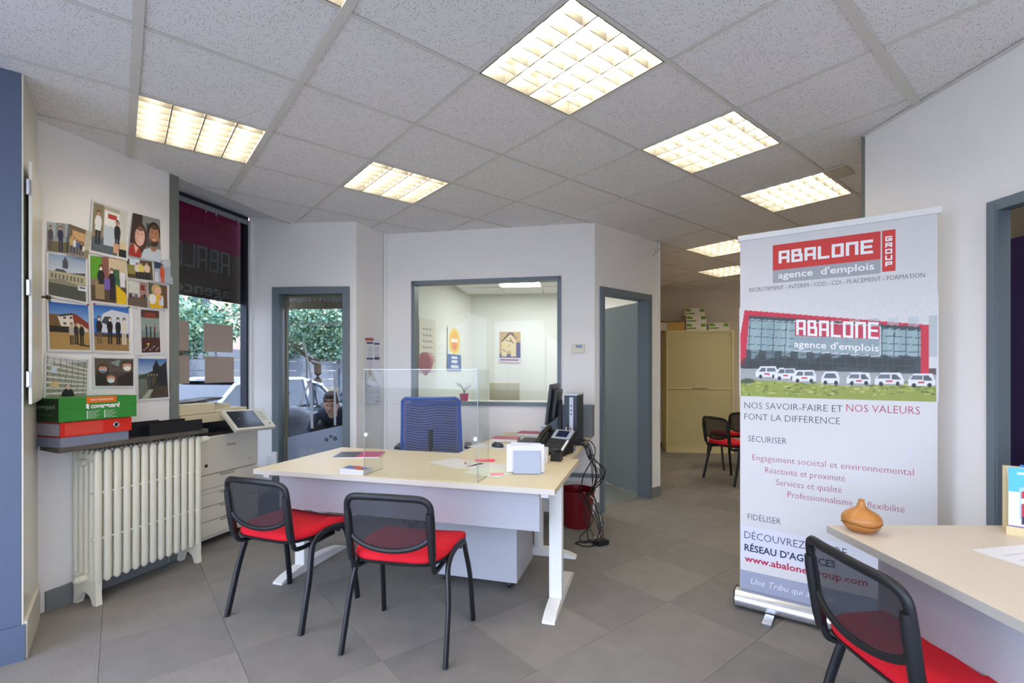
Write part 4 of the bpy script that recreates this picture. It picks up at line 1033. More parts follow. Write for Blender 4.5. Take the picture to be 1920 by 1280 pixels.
obj('orange_label', MB().bx(.125, .275, -.0018, -.0004, .093, .1262), mat('orange_label', 'e8721c', .5), gb, label='orange label reading FOOT PROTECTION')
t = bmesh.new(); merge(t, text_mesh('FOOT PROTECTION', w=.11, h=.009, bold=.02), Matrix.Translation((.145, -.0024, .105)))
merge(t, text_mesh('coverguard', w=.145, h=.026, bold=.035), Matrix.Translation((.145, -.0016, .064)))
t.faces.new([t.verts.new(v) for v in ((.123, -.0016, .066), (.137, -.0016, .060), (.137, -.0016, .087), (.123, -.0016, .090))])
for c_ in range(2):
    for r_ in range(6):
        merge(t, text_mesh(['Chaussures de securite', 'Safety footwear', 'Calzado de seguridad', 'Sicherheitsschuhe', 'Calzature', 'Obuwie ochronne'][r_], w=.055-.01*((r_+c_) % 3), h=.005), Matrix.Translation((.135+.085*c_, -.0012, .046-.0075*r_)))
        t.faces.new([t.verts.new(v) for v in ((.126+.085*c_, -.0012, .046-.0075*r_), (.132+.085*c_, -.0012, .046-.0075*r_), (.132+.085*c_, -.0012, .051-.0075*r_), (.126+.085*c_, -.0012, .051-.0075*r_))])
obj('lettering', t, mat('white_ink', 'f4f4ee', .6), gb)
t = bmesh.new(); merge(t, text_mesh('coverguard', w=.14, h=.022, bold=.02), Matrix.Translation((.04, 0, .07))); merge(t, text_mesh('Chaussures de securite - safety shoes', w=.12, h=.005), Matrix.Translation((.04, 0, .035)))
for v in t.verts: v.co = Vector((-.0028, .208-v.co.x, v.co.z))
obj('lettering', t, mat('pale_green_ink', '8fae8c', .6), gb)
for k, (x, lab, dy) in enumerate(((.20, 'black letter tray on the marble shelf, the one against the green box', .07), (.29, 'black letter tray on the marble shelf, the one at the window end', 0))):
    tr = thing('letter_tray', lab, 'letter tray', rd(x, dy-.02, ZS), aRd+R(-1), 'black letter trays')
    obj('tray_base', MB().bx(0, .36 if k else .32, 0, .16, 0, .004), M['black'], tr)
    obj('tray_side', MB().bx(0, .36 if k else .32, 0, .004, .004, .074, bev=.001), M['black'], tr); obj('tray_side', MB().bx(0, .36 if k else .32, .156, .16, .004, .074, bev=.001), M['black'], tr)
    obj('tray_back', MB().bx(0, .004, 0, .16, .004, .062), M['black'], tr)

# ------------------------------------------------------------------ photos on the wall
def P_(nx=44, nz=44, bg='b0b0b0'): return Paint(int(nx*1.7), int(nz*1.7), bg=bg)
def ph_group():
    L = []
    p = P_(40, 36, '8f9aa0'); p.rect(0, .55, 1, 1, 'a9b4bb').rect(.35, .5, .75, 1, '8d8f8a').rect(.5, .55, .6, .95, 'dde4ea').rect(0, 0, 1, .35, '6b6444').person(.12, .05, .85, '4d4250', '5b564e').person(.55, 0, .92, '23264a', '1e2144'); p.noise(.25)
    L.append((p, [(88, 416), (131, 420), (131, 475), (88, 470)], 'printed photo of two people in dark coats before a building', False))
    p = P_(40, 36, '7a6a50'); p.rect(0, .7, 1, 1, '6e5f48').rect(.15, .55, .7, .85, 'c9a06f').rect(.72, .3, 1, 1, 'b9b6a0').rect(0, 0, 1, .3, '8a8066')
    for k in range(5): p.person(.12+.15*k, .05-.0*k, .62-.05*k, ['c8a96e', 'd8d9dc', '3b5a8c', '1d1d22', 'e1dfe6'][k], '2f3a56')
    p.noise(.3); L.append((p, [(126, 420), (170, 436), (160, 486), (124, 476)], 'tilted printed photo of a group in a narrow room, clipped over its neighbour', False))
    p = P_(44, 52, 'b9b3a0'); p.rect(0, 0, 1, .35, '556067').rect(0, .3, .3, 1, '8d8367').rect(.33, .18, .78, .72, 'c3cdd8').rect(.33, .6, .78, .92, 'efefec').rect(.42, .76, .7, .86, 'c24c37').rect(.78, 0, 1, 1, 'cfd2c6').poly([(.72, 0), (1, 0), (1, .3), (.72, .36)], 'd8c79e').rect(.78, 0, 1, .16, '1c1c20')
    p.person(.16, .15, .72, 'e9e9ea', '26272c', hair='5a3422').person(.72, .05, .72, '202024', '1b1b1e', hair='2a1a14'); p.rect(.62, .05, .78, .25, 'd0a082').noise(.12)
    L.append((p, [(174, 379), (236, 399), (234, 484), (168, 469)], 'printed photo of two people working in an office, highest on the wall', True))
    p = P_(48, 52, '76797a'); p.rect(0, .3, .35, 1, '3b2c25').rect(.35, .5, 1, 1, '8d908b').rect(.5, .3, .75, .85, '4e4a45')
    p.face(.3, .5, .2, 'eab9a6', '4a2a22').face(.78, .6, .22, 'b9805e', '1a1512', False, beard='3c2a20'); p.poly([(0, 0), (.38, 0), (.34, .2), (.12, .3), (0, .2)], 'a82a26').poly([(.12, .3), (.28, .22), (.2, .08)], 'e4b3a0').poly([(.36, 0), (1, 0), (1, .3), (.7, .3), (.45, .22)], 'c9d3de').poly([(.62, .32), (.9, .32), (.8, .22), (.7, .22)], 'a9754f').noise(.06)
    L.append((p, [(247, 399), (298, 412), (299, 493), (238, 478)], 'printed selfie of a smiling woman and a bearded man', False))
    p = P_(44, 48, 'c9d3dd'); p.vgrad(.6, 1, 'c7d2dc', '8fa6c4').poly([(0, .42), (.2, .66), (.4, .66), (.5, .6), (.98, .66), (1, .42)], '4b4f5d').rect(.36, .7, .5, .86, '474b58').poly([(.36, .86), (.43, .98), (.5, .86)], '474b58').rect(0, .36, 1, .6, 'b9b193')
    for k in range(9): p.rect(.06+.1*k, .42, .11+.1*k, .54, '6d6a60')
    p.rect(0, 0, 1, .37, '52554f').poly([(0, .37), (.35, .44), (1, .32), (1, .3), (0, .3)], '8d8b77').rect(.78, .24, 1, .35, 'e5ebf2').rect(.82, .29, .98, .33, '4a5262').noise(.15)
    L.append((p, [(90, 474), (160, 486), (159, 566), (89, 552)], 'printed photo of a grand town hall with a clock tower', True))
    p = P_(48, 48, '8a7d66'); p.rect(0, .5, .35, 1, '5fa32a').rect(.3, .4, .5, 1, '8d5a52').rect(.5, .55, 1, 1, 'd8c3a2').rect(.55, .3, .8, .75, '3c6b45').rect(.82, .38, .96, .68, 'e9e6f0').rect(0, 0, 1, .35, '5a4738').poly([(.7, 0), (1, 0), (1, .22), (.7, .42)], 'e8bf1c')
    p.rect(.12, .05, .36, .45, 'a08a66').person(.28, .08, .74, '2a2a28', 'a08a66', mask='f3e8ee').person(.58, .05, .72, '241d2c', '241d2c', mask='ecdfe8').rect(.36, .28, .52, .52, '7a63b0').noise(.15)
    L.append((p, [(168, 479), (235, 486), (236, 571), (169, 563)], 'printed photo of two masked people before a green panel', True))
    p = P_(36, 30, '54462f'); p.rect(.1, .7, .5, 1, 'cfe0e8').rect(0, .2, .3, .7, '8d8440').person(.4, 0, .85, 'd9d0c0').person(.55, 0, .9, 'e8d36a').person(.78, 0, .95, 'e8cbb5', hair='1a1412').noise(.25)
    L.append((p, [(236, 484), (284, 491), (285, 526), (238, 520)], 'small printed photo of three people crowded together', True))
    p = P_(32, 32, 'a8b4bc'); p.rect(0, .6, .4, .95, '31435a').rect(.4, .7, 1, 1, 'c4ccd1').person(.42, -.2, 1.0, 'd6532c', 'd6532c', skin='c98c7a').rect(0, 0, .2, .45, 'd7d4e6').noise(.15)
    L.append((p, [(287, 487), (321, 486), (321, 534), (288, 527)], 'small printed photo of a man in an orange vest before a lorry', False))
    p = P_(36, 36, '8d8a80'); p.rect(.05, .5, .6, .98, 'd5d6cd').rect(.6, .5, 1, 1, 'a8857d').rect(.66, .66, .86, .88, '7c2c2c').rect(0, 0, 1, .4, '69584e')
    for k in range(6): p.ell(.15+.14*k, .4+.05*(k % 2), .06, .09, ['3a2f2c', 'b8b2b4', '5a6c8c', 'd8c8bc', '8c3b3b', '2a2a30'][k])
    p.noise(.35); L.append((p, [(237, 524), (275, 530), (275, 577), (238, 572)], 'small printed photo of a family seated in a living room', True))
    p = P_(36, 36, '5d5a4c'); p.rect(.8, 0, 1, 1, '6c4a35').rect(.05, .5, .35, .9, '3f5a3a').ell(.42, .74, .26, .24, 'c9a470').ell(.5, .7, .18, .17, 'e3b497').rect(.02, 0, .75, .55, 'e7b419').ell(.2, .36, .2, .2, 'e9e7e2').rect(.55, .1, .8, .5, 'd8dde2').ell(.6, .42, .1, .08, 'dca183').noise(.1)
    L.append((p, [(276, 529), (311, 536), (311, 578), (277, 577)], 'small printed photo of a child in a yellow jacket', False))
    p = P_(48, 48, '3f7fc9'); p.vgrad(.55, 1, '8fb9e2', '2161b8').poly([(0, .45), (0, .75), (.25, .74), (.3, .45)], '7a5a34').poly([(.2, .72), (.6, .78), (.62, .45), (.3, .45)], 'e8e2d4').poly([(.2, .74), (.57, .8), (.6, .76), (.24, .7)], '3a3436').poly([(.57, .8), (.68, .78), (1, .6), (1, .42), (.62, .5)], '8c3a2a').poly([(.68, .6), (.98, .46), (.98, .36), (.6, .42)], 'dccfae')
    for a, b in ((.34, .66), (.5, .67), (.34, .54)): p.rect(a, b, a+.07, b+.05, '56504c')
    p.rect(0, 0, 1, .4, 'b18f56').rect(0, .36, .55, .5, '2b2620').person(.54, .1, .5, 'b9b2a2', '4a4038').person(.66, .12, .48, '2f2a33').person(.8, .08, .52, '1c1c22', '18181c').poly([(.6, .12), (1, .06), (1, .1), (.6, .14)], '3b2f22').noise(.12)
    L.append((p, [(90, 565), (164, 573), (167, 656), (92, 654)], 'printed photo of people before a white house under blue sky', True))
    p = P_(48, 48, '2f6cc0'); p.vgrad(.7, 1, '6fa4de', '2161b8').poly([(.15, .6), (.25, .82), (.5, .92), (1, .86), (1, .4), (.15, .4)], 'd9dee4').poly([(.2, .62), (.3, .76), (.46, .76), (.46, .55)], '3a4652').rect(0, 0, 1, .36, '9c7a4a').rect(0, .3, 1, .38, '4a3a2c')
    for k, (x, t_) in enumerate(((.14, '1d1e22'), (.44, '1b1b1f'), (.68, '1e1c1f'), (.86, 'e2dbc6'))): p.person(x, .14, .62, t_, t_ if k == 3 else ['6a5a44', '202024', '1c1c20'][k % 3], mask='f0ecea')
    p.noise(.12); L.append((p, [(174, 571), (240, 577), (240, 658), (176, 656)], 'printed photo of four masked people before a white van', True))
    p = P_(30, 56, '6b5a4c'); p.rect(0, .85, 1, 1, '503430').rect(.2, .8, .8, .94, '8c3b2c').rect(0, .5, 1, .82, '93a39a').rect(0, .36, 1, .5, '7d8c86').rect(0, 0, 1, .34, '4a2626')
    for k in range(3): p.person(.28+.22*k, .32, .36, ['28304a', '2b3a56', '7c2430'][k], '23242c')
    for k in range(8): p.ell(.12+.11*k, .06+.04*(k % 3), .03, .015, 'e8ded4')
    p.ell(.35, .2, .07, .025, 'e0b038').noise(.15)
    L.append((p, [(263, 580), (297, 583), (299, 660), (264, 661)], 'narrow printed photo of three people in a shop, on a wide white sheet', 'wide'))
    p = P_(48, 56, '98978c'); p.poly([(0, .85), (1, .98), (1, 1), (0, 1)], 'c3c6c4')
    for k in range(7): p.poly([(0, .98-.12*k), (1, .82-.09*k), (1, .79-.09*k), (0, .94-.12*k)], 'd9d8cf'); p.line((.15*k, 0), (.15*k+.02, 1), .012, '57564f')
    p.rect(.1, .68, .24, .8, 'cfdcec').rect(.1, .38, .3, .5, 'd8c28c').rect(0, 0, 1, .14, '8c99a0').ell(.52, .18, .16, .18, '1e1f26').rect(.36, 0, .68, .22, '1e1f26').ell(.53, .38, .05, .06, 'd9b8a4').noise(.3)
    L.append((p, [(87, 669), (163, 677), (160, 756), (84, 760)], 'printed photo of a man in black before a long balcony facade, lowest left', True))
    p = P_(48, 36, '4a423c'); p.rect(0, .5, 1, 1, '5a5248').poly([(.38, .85), (.65, .98), (.6, .7)], '8a9a9a').noise(.3)
    p.face(.2, .6, .13, 'd8a58c', '4a2c1c', mask='a9c6e0').rect(0, 0, .34, .35, '26241f').ell(.2, .25, .22, .3, '2a2822', .7).face(.83, .72, .15, 'd9a88c', '33241a', False, mask='ecefec').poly([(.55, 0), (1, 0), (1, .55), (.8, .45), (.58, .3)], '33292a').face(.4, .25, .13, 'dfae98', '6a4a38', False, mask='d3e3e6')
    L.append((p, [(176, 671), (249, 673), (248, 723), (177, 723)], 'printed selfie of three people in face masks', True))
    p = P_(44, 52, '6f8fb8'); p.vgrad(.6, 1, 'a9bfd6', '3f6ba8').rect(0, 0, 1, .62, '6d7268').poly([(.5, .2), (.5, .8), (.62, .98), (.75, .8), (1, .95), (1, .1)], '23272a').poly([(0, .55), (.5, .7), (.5, .5), (0, .5)], '3c4a3c').rect(.4, 0, 1, .3, '4a4034').poly([(.08, 0), (.3, 0), (.5, .22), (.38, .24)], 'a9b39a')
    for k in range(4): p.person(.34+.1*k, .22, .42, ['4a453c', '3a3f4a', '5c4c34', '2a2c2a'][k], '3a342a', skin='a98a6c')
    p.noise(.25); L.append((p, [(258, 672), (311, 673), (314, 744), (258, 748)], 'printed photo of a group on a forest road, lowest right', True))
    return L
LO3 = Vector((LA.x, LA.y, 0)); dL3 = Vector((dL.x, dL.y, 0)); nL3 = Vector((nL.x, nL.y, 0))
def place_print(paint, quad, lab, border, A, B, off, name='printed_photo', cat='photo', group='photos pinned to the wall', grow=.0, curl=.004):
    """sheet on the vertical plane A-B; the quad is its picture area measured on that plane"""
    A3 = Vector((A.x, A.y, 0)); D3 = Vector(((B-A).normalized().x, (B-A).normalized().y, 0)); N3 = Vector((D3.y, -D3.x, 0))
    Q = [Vector(hit(x, y, A, B)) for x, y in quad]          # tl tr br bl as (s, z)
    def P3(u, v, o):
        # u right, v up in the picture
        t = Q[3].lerp(Q[2], u); s = Q[0].lerp(Q[1], u); q = t.lerp(s, v)
        return A3+D3*q.x+Vector((0, 0, q.y))+N3*o
    c = P3(.5, .5, 0)
    e = thing(name, lab, cat, tuple(c+N3*off), 0, group)
    ox, oy = {True: (.05, .05), False: (.0, .0), 'wide': (.36, .05)}[border]
    b = MB(); n = 6
    def sf(u, v): return P3(-ox+(1+2*ox)*u, -oy+(1+2*oy)*v, off+curl*(1-v)**2+curl*.6*max(0, u-.8))-(c+N3*off)
    b.grid(sf, n, n)
    b.grid(lambda u, v: sf(u, v)-N3*.0008, n, n)
    if True: obj('paper_border', b, M['paper'], e, smooth=True)
    def pf(u, v):
        uu, vv = (u*(1-2*.0)+0), v
        U_ = (u+ox)/(1+2*ox); V_ = (v+oy)/(1+2*oy)
        return P3(u, v, off+curl*(1-V_)**2+curl*.6*max(0, U_-.8)+.0012)-(c+N3*off)
    print_obj('photo_print', paint, pf, e)
    return e, sf, P3
order = [0, 1, 2, 3, 4, 5, 6, 7, 8, 9, 10, 11, 12, 13, 14, 15]
pins = {10: 'green pin', 11: 'red pin'}
for k, (p, quad, lab, border) in enumerate(ph_group()):
    off = .004+.0045*(k in (1, 3, 7, 9))+(.003 if k in (2,) else 0)+(.006 if k == 1 else 0)
    e, sf, P3 = place_print(p, quad, lab, border, LA, LB, off)
    if k in (10, 11, 12, 13, 14, 15):
        for u in (.06, .94):
            cc = sf(u, .97); N3 = nL3
            col = {10: ('2c7a3a', 'b8302a'), 11: ('b8302a', '2c7a3a')}.get(k, ('c9c9c4', 'c9c9c4'))[u > .5]
            obj('pin', MB().cyl(cc, cc+N3*.012, .004, n=8), mat('pin_'+col, col, .4), e, smooth=True)

# ------------------------------------------------------------------ copier
cp = thing('photocopier', 'cream office photocopier with four paper drawers by the shop window', 'photocopier', (-2.32, 3.45, 0), aRd)
cw = .645; dep = .36
shell = mat('copier_shell', 'd9d4c6', .5, bump=.05, bscale=400)
shell2 = mat('copier_shell_warm', 'd6cba8', .5, bump=.05, bscale=400)
obj('copier_body', MB().bx(0, cw, 0, dep, .54, .825, bev=.008), shell, cp)
obj('lower_body', MB().bx(.003, cw-.003, .012, dep, .055, .54), shell, cp)
obj('front_cover', MB().bx(.055, cw-.004, -.008, 0, .545, .815, bev=.003), shell, cp)
obj('output_tray', MB().bx(.02, cw-.02, .01, dep, .825, .85, bev=.004).bx(.02, .06, .08, dep, .85, .93).bx(.08, cw-.06, .2, dep, .85, .93), mat('copier_black', '17181b', .4), cp)  # black output tray between body and scanner
for k, (z0, z1) in enumerate(((.435, .535), (.305, .40), (.195, .300), (.085, .190))):
    dw = obj('paper_drawer', MB().bx(.02, cw-.004, -.006, .012, z0, z1, bev=.003), shell, cp)
    obj('finger_grip', MB().bx(.27, .40, -.0075, -.0055, z1-.022, z1-.002), mat('grip_shadow_grey', 'a8a497', .6), dw)
obj('drawer_strip', MB().bx(.02, cw-.004, -.006, .012, .403, .432, bev=.002), shell, cp)
obj('scanner_unit', MB().bx(-.03, cw-.06, .02, dep+.05, .93, .995, bev=.006), shell2, cp)
obj('document_feeder', MB().bx(-.04, .26, .03, dep+.05, .997, 1.075, bev=.01).bx(.26, cw-.08, .03, dep+.05, .997, 1.022, bev=.004).prism([(.27, 1.022), (.27, 1.03), (.50, 1.055), (.50, 1.022)], .18, Matrix.Translation((0, .32, 0)) @ Matrix.Rotation(PI/2, 4, 'X')), shell2, cp)
obj('paper_tray', MB().box((.20, .22, 1.088), (.42, .22, .008), ry=R(-4), bev=.002).box((.36, .30, 1.07), (.30, .14, .006), ry=R(-6), bev=.002), MATS['copier_black'], cp)
pan = obj('control_panel', MB().bx(-.19, .19, -.115, .105, -.016, .016, bev=.008), shell, cp, loc=(.475, -.075, .925)); pan.rotation_euler = (R(42), R(2), R(-4))
obj('display', MB().bx(-.165, .085, -.095, .085, .016, .0175), mat('copier_display', '2b3139', .12, spec=.6), pan)
dots = MB()
for a in range(3): dots.cyl((-.10+.05*a, 0, .0175), (-.10+.05*a, 0, .0182), .006, n=10)
obj('display_icons', dots, mat('icon_grey', '6f7a85', .4), pan)
kk = MB()
for a in range(3):
    for b_ in range(4): kk.box((.115+.022*a, -.02+.026*b_, .0175), (.011, .012, .003))
kk.cyl((.15, -.07, .016), (.15, -.07, .019), .012, n=12)
kk = obj('panel_buttons', kk, mat('green_grey_keys', '9fb59c', .5), pan); kk['kind'] = 'stuff'
t = bmesh.new(); merge(t, text_mesh('Canon', w=.085, h=.017, bold=.02), Matrix.Translation((.33, -.0088, .735)))
merge(t, text_mesh('imageRUNNER', w=.05, h=.006), Matrix.Translation((.53, -.0088, .60))); merge(t, text_mesh('A 4525 i', w=.03, h=.006), Matrix.Translation((.55, -.0088, .588)))
obj('lettering', t, mat('dark_ink', '222226', .5), cp)
obj('energy_label', MB().bx(.135, .16, -.0092, -.008, .60, .622), mat('dark_ink', '222226', .5), cp)
for x in (.10, cw-.06): obj('castor', MB().cyl((x-.02, .05, .03), (x+.02, .05, .03), .03).bx(x-.03, x+.03, .02, .08, .03, .056), M['black'], cp, smooth=True)

# ================================================================== ROLL-UP BANNER
BA, BB = V2(1.28, 2.72), V2(1.969, 2.23)
aB = along(BA, BB); BW = (BB-BA).length
bn_ = thing('rollup_banner', 'tall white roll-up advertising banner on an aluminium foot', 'banner', (BA.x, BA.y, 0), aB)
obj('banner_sheet', MB().bx(.004, BW-.004, 0, .0008, .085, 2.05), mat('banner_vinyl', 'd6d5d5', .5), bn_)
obj('top_rail', MB().bx(-.006, BW+.012, -.010, .010, 2.045, 2.075, bev=.003), M['white'], bn_)
prof = [(-.055, .022), (-.058, .045), (-.045, .085), (-.018, .100), (.018, .100), (.045, .085), (.058, .045), (.055, .022)]
obj('base_cassette', MB().prism([(a, b) for a, b in prof], BW+.03, Matrix.Translation((-.015, 0, 0)) @ Matrix.Rotation(PI/2, 4, 'Y') @ Matrix.Rotation(PI/2, 4, 'Z')), M['chrome'], bn_, smooth=50)
obj('end_cap', MB().bx(-.022, -.015, -.05, .05, .02, .098, bev=.004), M['black'], bn_); obj('end_cap', MB().bx(BW+.015, BW+.022, -.05, .05, .02, .098, bev=.004), M['black'], bn_)
for x in (.16, .70): obj('swivel_foot', MB().bx(x-.022, x+.022, -.175, .12, .004, .018, bev=.004).bx(x-.022, x+.022, -.178, -.165, 0, .02, bev=.003), M['chrome'], bn_)
obj('support_pole', MB().cyl((BW/2, .03, .09), (BW/2, .014, 2.05), .008), M['chrome'], bn_, smooth=True)
def B_(x, y): return hit(x, y, BA, BB)
def Bq(pts, y, name, m, lab=None, ch=True):
    b = bmesh.new(); b.faces.new([b.verts.new((s, y, z)) for s, z in pts]); return obj(name, b, m, bn_, label=lab)
# logo plate
lx0, lz1 = B_(1449, 460); lx1, _ = B_(1651, 433); gx0, _ = B_(1654, 433); gx1, gz1 = B_(1679, 429)
_, lz0 = B_(1449, 507); _, az0 = B_(1449, 531)
zt1, zt0, zs0 = lz1, lz0, az0
redb, greyb, whiteb = mat('logo_red', 'd0332b', .5), mat('logo_grey', 'a2a5aa', .5), mat('logo_white', 'f2f1f0', .5)
Bq([(lx0, zt0), (lx1, zt0), (lx1, zt1), (lx0, zt1)], -.0006, 'logo_plate', redb, 'red logo plate')
Bq([(lx0, zs0), (lx1, zs0), (lx1, zt0), (lx0, zt0)], -.0006, 'logo_plate', greyb, 'grey logo plate')
Bq([(gx0, zs0+.006), (gx1, zs0+.006), (gx1, zt1), (gx0, zt1)], -.0006, 'logo_plate', redb, 'red side plate of the logo')
hh = zt1-zt0
t = bmesh.new(); m_ = block_text('ABALONE', lx0+.028, zt0+hh*.24, (lx1-lx0)-.056, hh*.5, gap=.16, th=.27); merge(t, m_, Matrix.Translation((0, -.0012, 0)))
m_ = block_text('GROUP', gx0+.012, zs0+.03, (gx1-gx0)-.024, (zt1-zs0)-.06, gap=.30, th=.27, vertical=True); merge(t, m_, Matrix.Translation((0, -.0012, 0)))
merge(t, text_mesh("agence  d'emplois", w=(lx1-lx0)-.05, h=(zt0-zs0)*.5, bold=.016), Matrix.Translation((lx0+.025, -.0012, zs0+(zt0-zs0)*.32)))
obj('lettering', t, whiteb, bn_)
def line(txt, px0, py0, px1, h, col, bold=0.0, shear=0, w=None):
    s0, z0 = B_(px0, py0); s1, _ = B_(px1, py0)
    b = bmesh.new(); merge(b, text_mesh(txt, w=w or (s1-s0), h=h, bold=bold, shear=shear), Matrix.Translation((s0, -.0012, z0)))
    return obj('lettering', b, mat('ink_'+col, col, .6), bn_)
line('RECRUTEMENT - INTÉRIM - CDD - CDI - PLACEMENT - FORMATION', 1405, 547.5, 1734, .022, '4a4a50', -.012)
line('NOS SAVOIR-FAIRE ET', 1396, 765, 1580, .035, '2f3a55', -.014)
line('NOS VALEURS', 1587, 771, 1725, .037, 'b0224e', -.014)
line('FONT LA DIFFÉRENCE', 1396, 786, 1575, .035, '2f3a55', -.014)
line('SÉCURISER', 1403, 827, 1475, .033, '2f3a55', -.012)
line('Engagement sociétal et environnemental', 1411, 862, 1713, .033, 'a63a5e', -.014)
line('Réactivité et proximité', 1435, 886, 1585, .033, 'a63a5e', -.014)
line('Services et qualité', 1455, 909, 1578, .033, 'a63a5e', -.014)
line('Professionnalisme et flexibilité', 1477, 932, 1696, .033, 'a63a5e', -.014)
line('FIDÉLISER', 1402, 973, 1464, .033, '2f3a55', -.012)
# lower bands
s_, zb0 = B_(1386, 984); Bq([(.006, B_(1386, 1048)[1]), (BW-.006, B_(1386, 1048)[1]), (BW-.006, zb0), (.006, zb0)], -.0004, 'printed_band', mat('pale_lilac', 'd9dbe6', .5))
Bq([(.006, .095), (BW-.006, .095), (BW-.006, B_(1386, 1066)[1]), (.006, B_(1386, 1066)[1])], -.0004, 'printed_band', mat('grey_blue_band', '9aa1b5', .5), 'grey blue band')
line('DÉCOUVREZ NOTRE', 1396, 1008, 1588, .040, '26355a', -.010)
line('RÉSEAU D’AGENCES', 1396, 1031, 1567, .036, '26355a', .022)
line('www.abalone-group.com', 1396, 1051, 1627, .034, 'b81c44', .022)
line('Une Tribu qui avance', 1408, 1094, 1562, .034, 'f0f2f6', -.012, shear=.3)
# printed picture of the headquarters
_, pz0 = B_(1387, 742); _, pz1 = B_(1387, 577)
pic = Paint(260, 120, 0, BW, pz0-.002, pz1, bg='d6d5d5')
def pq(*pts): return [B_(x, y) for x, y in pts]
sx0 = .006
pic.poly(pq((1395, 581), (1741, 609), (1741, 700), (1386, 690)), 'c8213a')
pic.poly(pq((1403, 592), (1727, 614), (1727, 700), (1396, 690)), '8fa7ac')
pic.poly(pq((1398, 655), (1727, 668), (1727, 702), (1387, 690)), '3a4447')
pic.poly(pq((1386, 580), (1406, 582), (1397, 685), (1386, 685)), 'c8213a').poly(pq((1386, 576), (1397, 576), (1386, 640)), 'd6d5d5')
for k in range(11): pic.rect(.06+.075*k, B_(1500, 672)[1], .10+.075*k, B_(1500, 604)[1], ['9db5ba', '7e969b', 'a9c0c4'][k % 3], .45)
rr = random.Random(5)
for k in range(26): a, b_ = B_(1400+12*k, 676+rr.random()*10); pic.ell(a, b_, .02+.015*rr.random(), .02+.02*rr.random(), '2a2f2c', .8)
for k in range(15):
    x = 1407+22.5*k; pic.line(B_(x, 593+k*1.35), B_(x-5+k*.3, 693), .0035, '39474c')
for k in range(6):
    pic.line(B_(1402-k*.8, 600+15*k), B_(1728, 620+13.5*k), .0035, '3c4a50')
pic.poly(pq((1404, 591), (1727, 613), (1727, 619), (1404, 597)), '3a4146')
sx_, _ = B_(1490, 602); ex_, _ = B_(1651, 610)
pic.poly(pq((1491, 602), (1651, 611), (1650, 636), (1490, 629)), 'c2324a').poly(pq((1489, 630), (1650, 638), (1650, 666), (1487, 657)), '93a3a8', .8)
pic.line(B_(1489, 602), B_(1651, 611), .0035, 'd9dfe0').line(B_(1651, 611), B_(1650, 668), .0035, 'd9dfe0').line(B_(1487, 657), B_(1650, 668), .0035, 'd9dfe0')
pic.poly(pq((1386, 690), (1756, 702), (1756, 730), (1386, 716)), '9fa2a2').poly(pq((1741, 690), (1756, 690), (1756, 702), (1741, 701)), '5a4a4a')
_, gz = B_(1387, 709); 
pic.poly(pq((1386, 711), (1450, 714), (1560, 722), (1756, 724), (1756, 757), (1386, 743)), '8f9a3c')
for k in range(150):
    a, b_ = B_(1388+366*rr.random(), 716+24*rr.random()); pic.ell(a, b_-.0, .012*rr.random()+.004, .004, ['a8ae4c', '6f8230', 'b9b86a', '5c6e2a'][k % 4])
pic.ell(*B_(1402, 714), .035, .014, '47523c')
for (x, y, w_, hgt, front) in ((1438, 697, 42, 20, 0), (1473, 700, 42, 20, 0), (1508, 704, 44, 22, 0), (1557, 708, 34, 22, 1), (1610, 709, 46, 22, 2), (1667, 710, 54, 22, 2), (1728, 712, 50, 24, 2)):
    pic.poly(pq((x-w_/2, y+hgt*.45), (x-w_/2, y), (x-w_*.3, y-hgt*.5), (x+w_*.4, y-hgt*.5), (x+w_/2, y), (x+w_/2, y+hgt*.45)), 'e4e5e8')
    if front == 1: pic.poly(pq((x-w_*.38, y+1), (x-w_*.25, y-hgt*.38), (x+w_*.25, y-hgt*.38), (x+w_*.38, y+1)), '59646b')
    elif front == 0: pic.poly(pq((x-w_*.38, y), (x-w_*.25, y-hgt*.36), (x-w_*.05, y-hgt*.36), (x-w_*.05, y)), '59646b').poly(pq((x, y), (x, y-hgt*.36), (x+w_*.36, y-hgt*.36), (x+w_*.4, y)), '6a747c')
    else: pic.poly(pq((x-w_*.42, y), (x-w_*.34, y-hgt*.36), (x+w_*.02, y-hgt*.36), (x+w_*.02, y)), '6a747c').poly(pq((x+w_*.08, y+2), (x+w_*.08, y-hgt*.36), (x+w_*.25, y-hgt*.36), (x+w_*.45, y+2)), '505a60')
    for d_ in (-.28, .3): pic.ell(*B_(x+w_*d_, y+hgt*.42), .008, .011, '24262a')
    if front != 1: pic.poly(pq((x-w_*.12, y+hgt*.12), (x+w_*.12, y+hgt*.14), (x+w_*.12, y+hgt*.3), (x-w_*.12, y+hgt*.28)), 'c23a3a')
pic.poly(pq((1380, 744), (1386, 742), (1756, 757.5), (1756, 770), (1380, 770)), 'd6d5d5')
pic.noise(.07)
# keep the sheet's margins white
pic.rect(0, -9, sx0, 9, 'd6d5d5').rect(BW-.006, -9, BW, 9, 'd6d5d5')
print_obj('banner_picture', pic, lambda x, z: Vector((x, -.0005, z)), bn_)
t = bmesh.new()
s0, z0 = B_(1493, 628); s1, z1 = B_(1648, 612)
bt = block_text('ABALONE', s0, 0, s1-s0, .082, gap=.18, th=.27)
s2, zr = B_(1648, 636)
for v in bt.verts: v.co.z += z0+(zr-z0)*((v.co.x-s0)/(s2-s0))
merge(t, bt, Matrix.Translation((0, -.0014, 0)))
sA, zA = B_(1489, 650); sB, zB = B_(1648, 659)
bt = text_mesh("agence d'emplois", w=sB-sA, h=.034, bold=.01)
for v in bt.verts: v.co.x += sA; v.co.z += zA+(zB-zA)*((v.co.x-sA)/(sB-sA)); v.co.y = -.0014
merge(t, bt)
obj('lettering', t, whiteb, bn_)
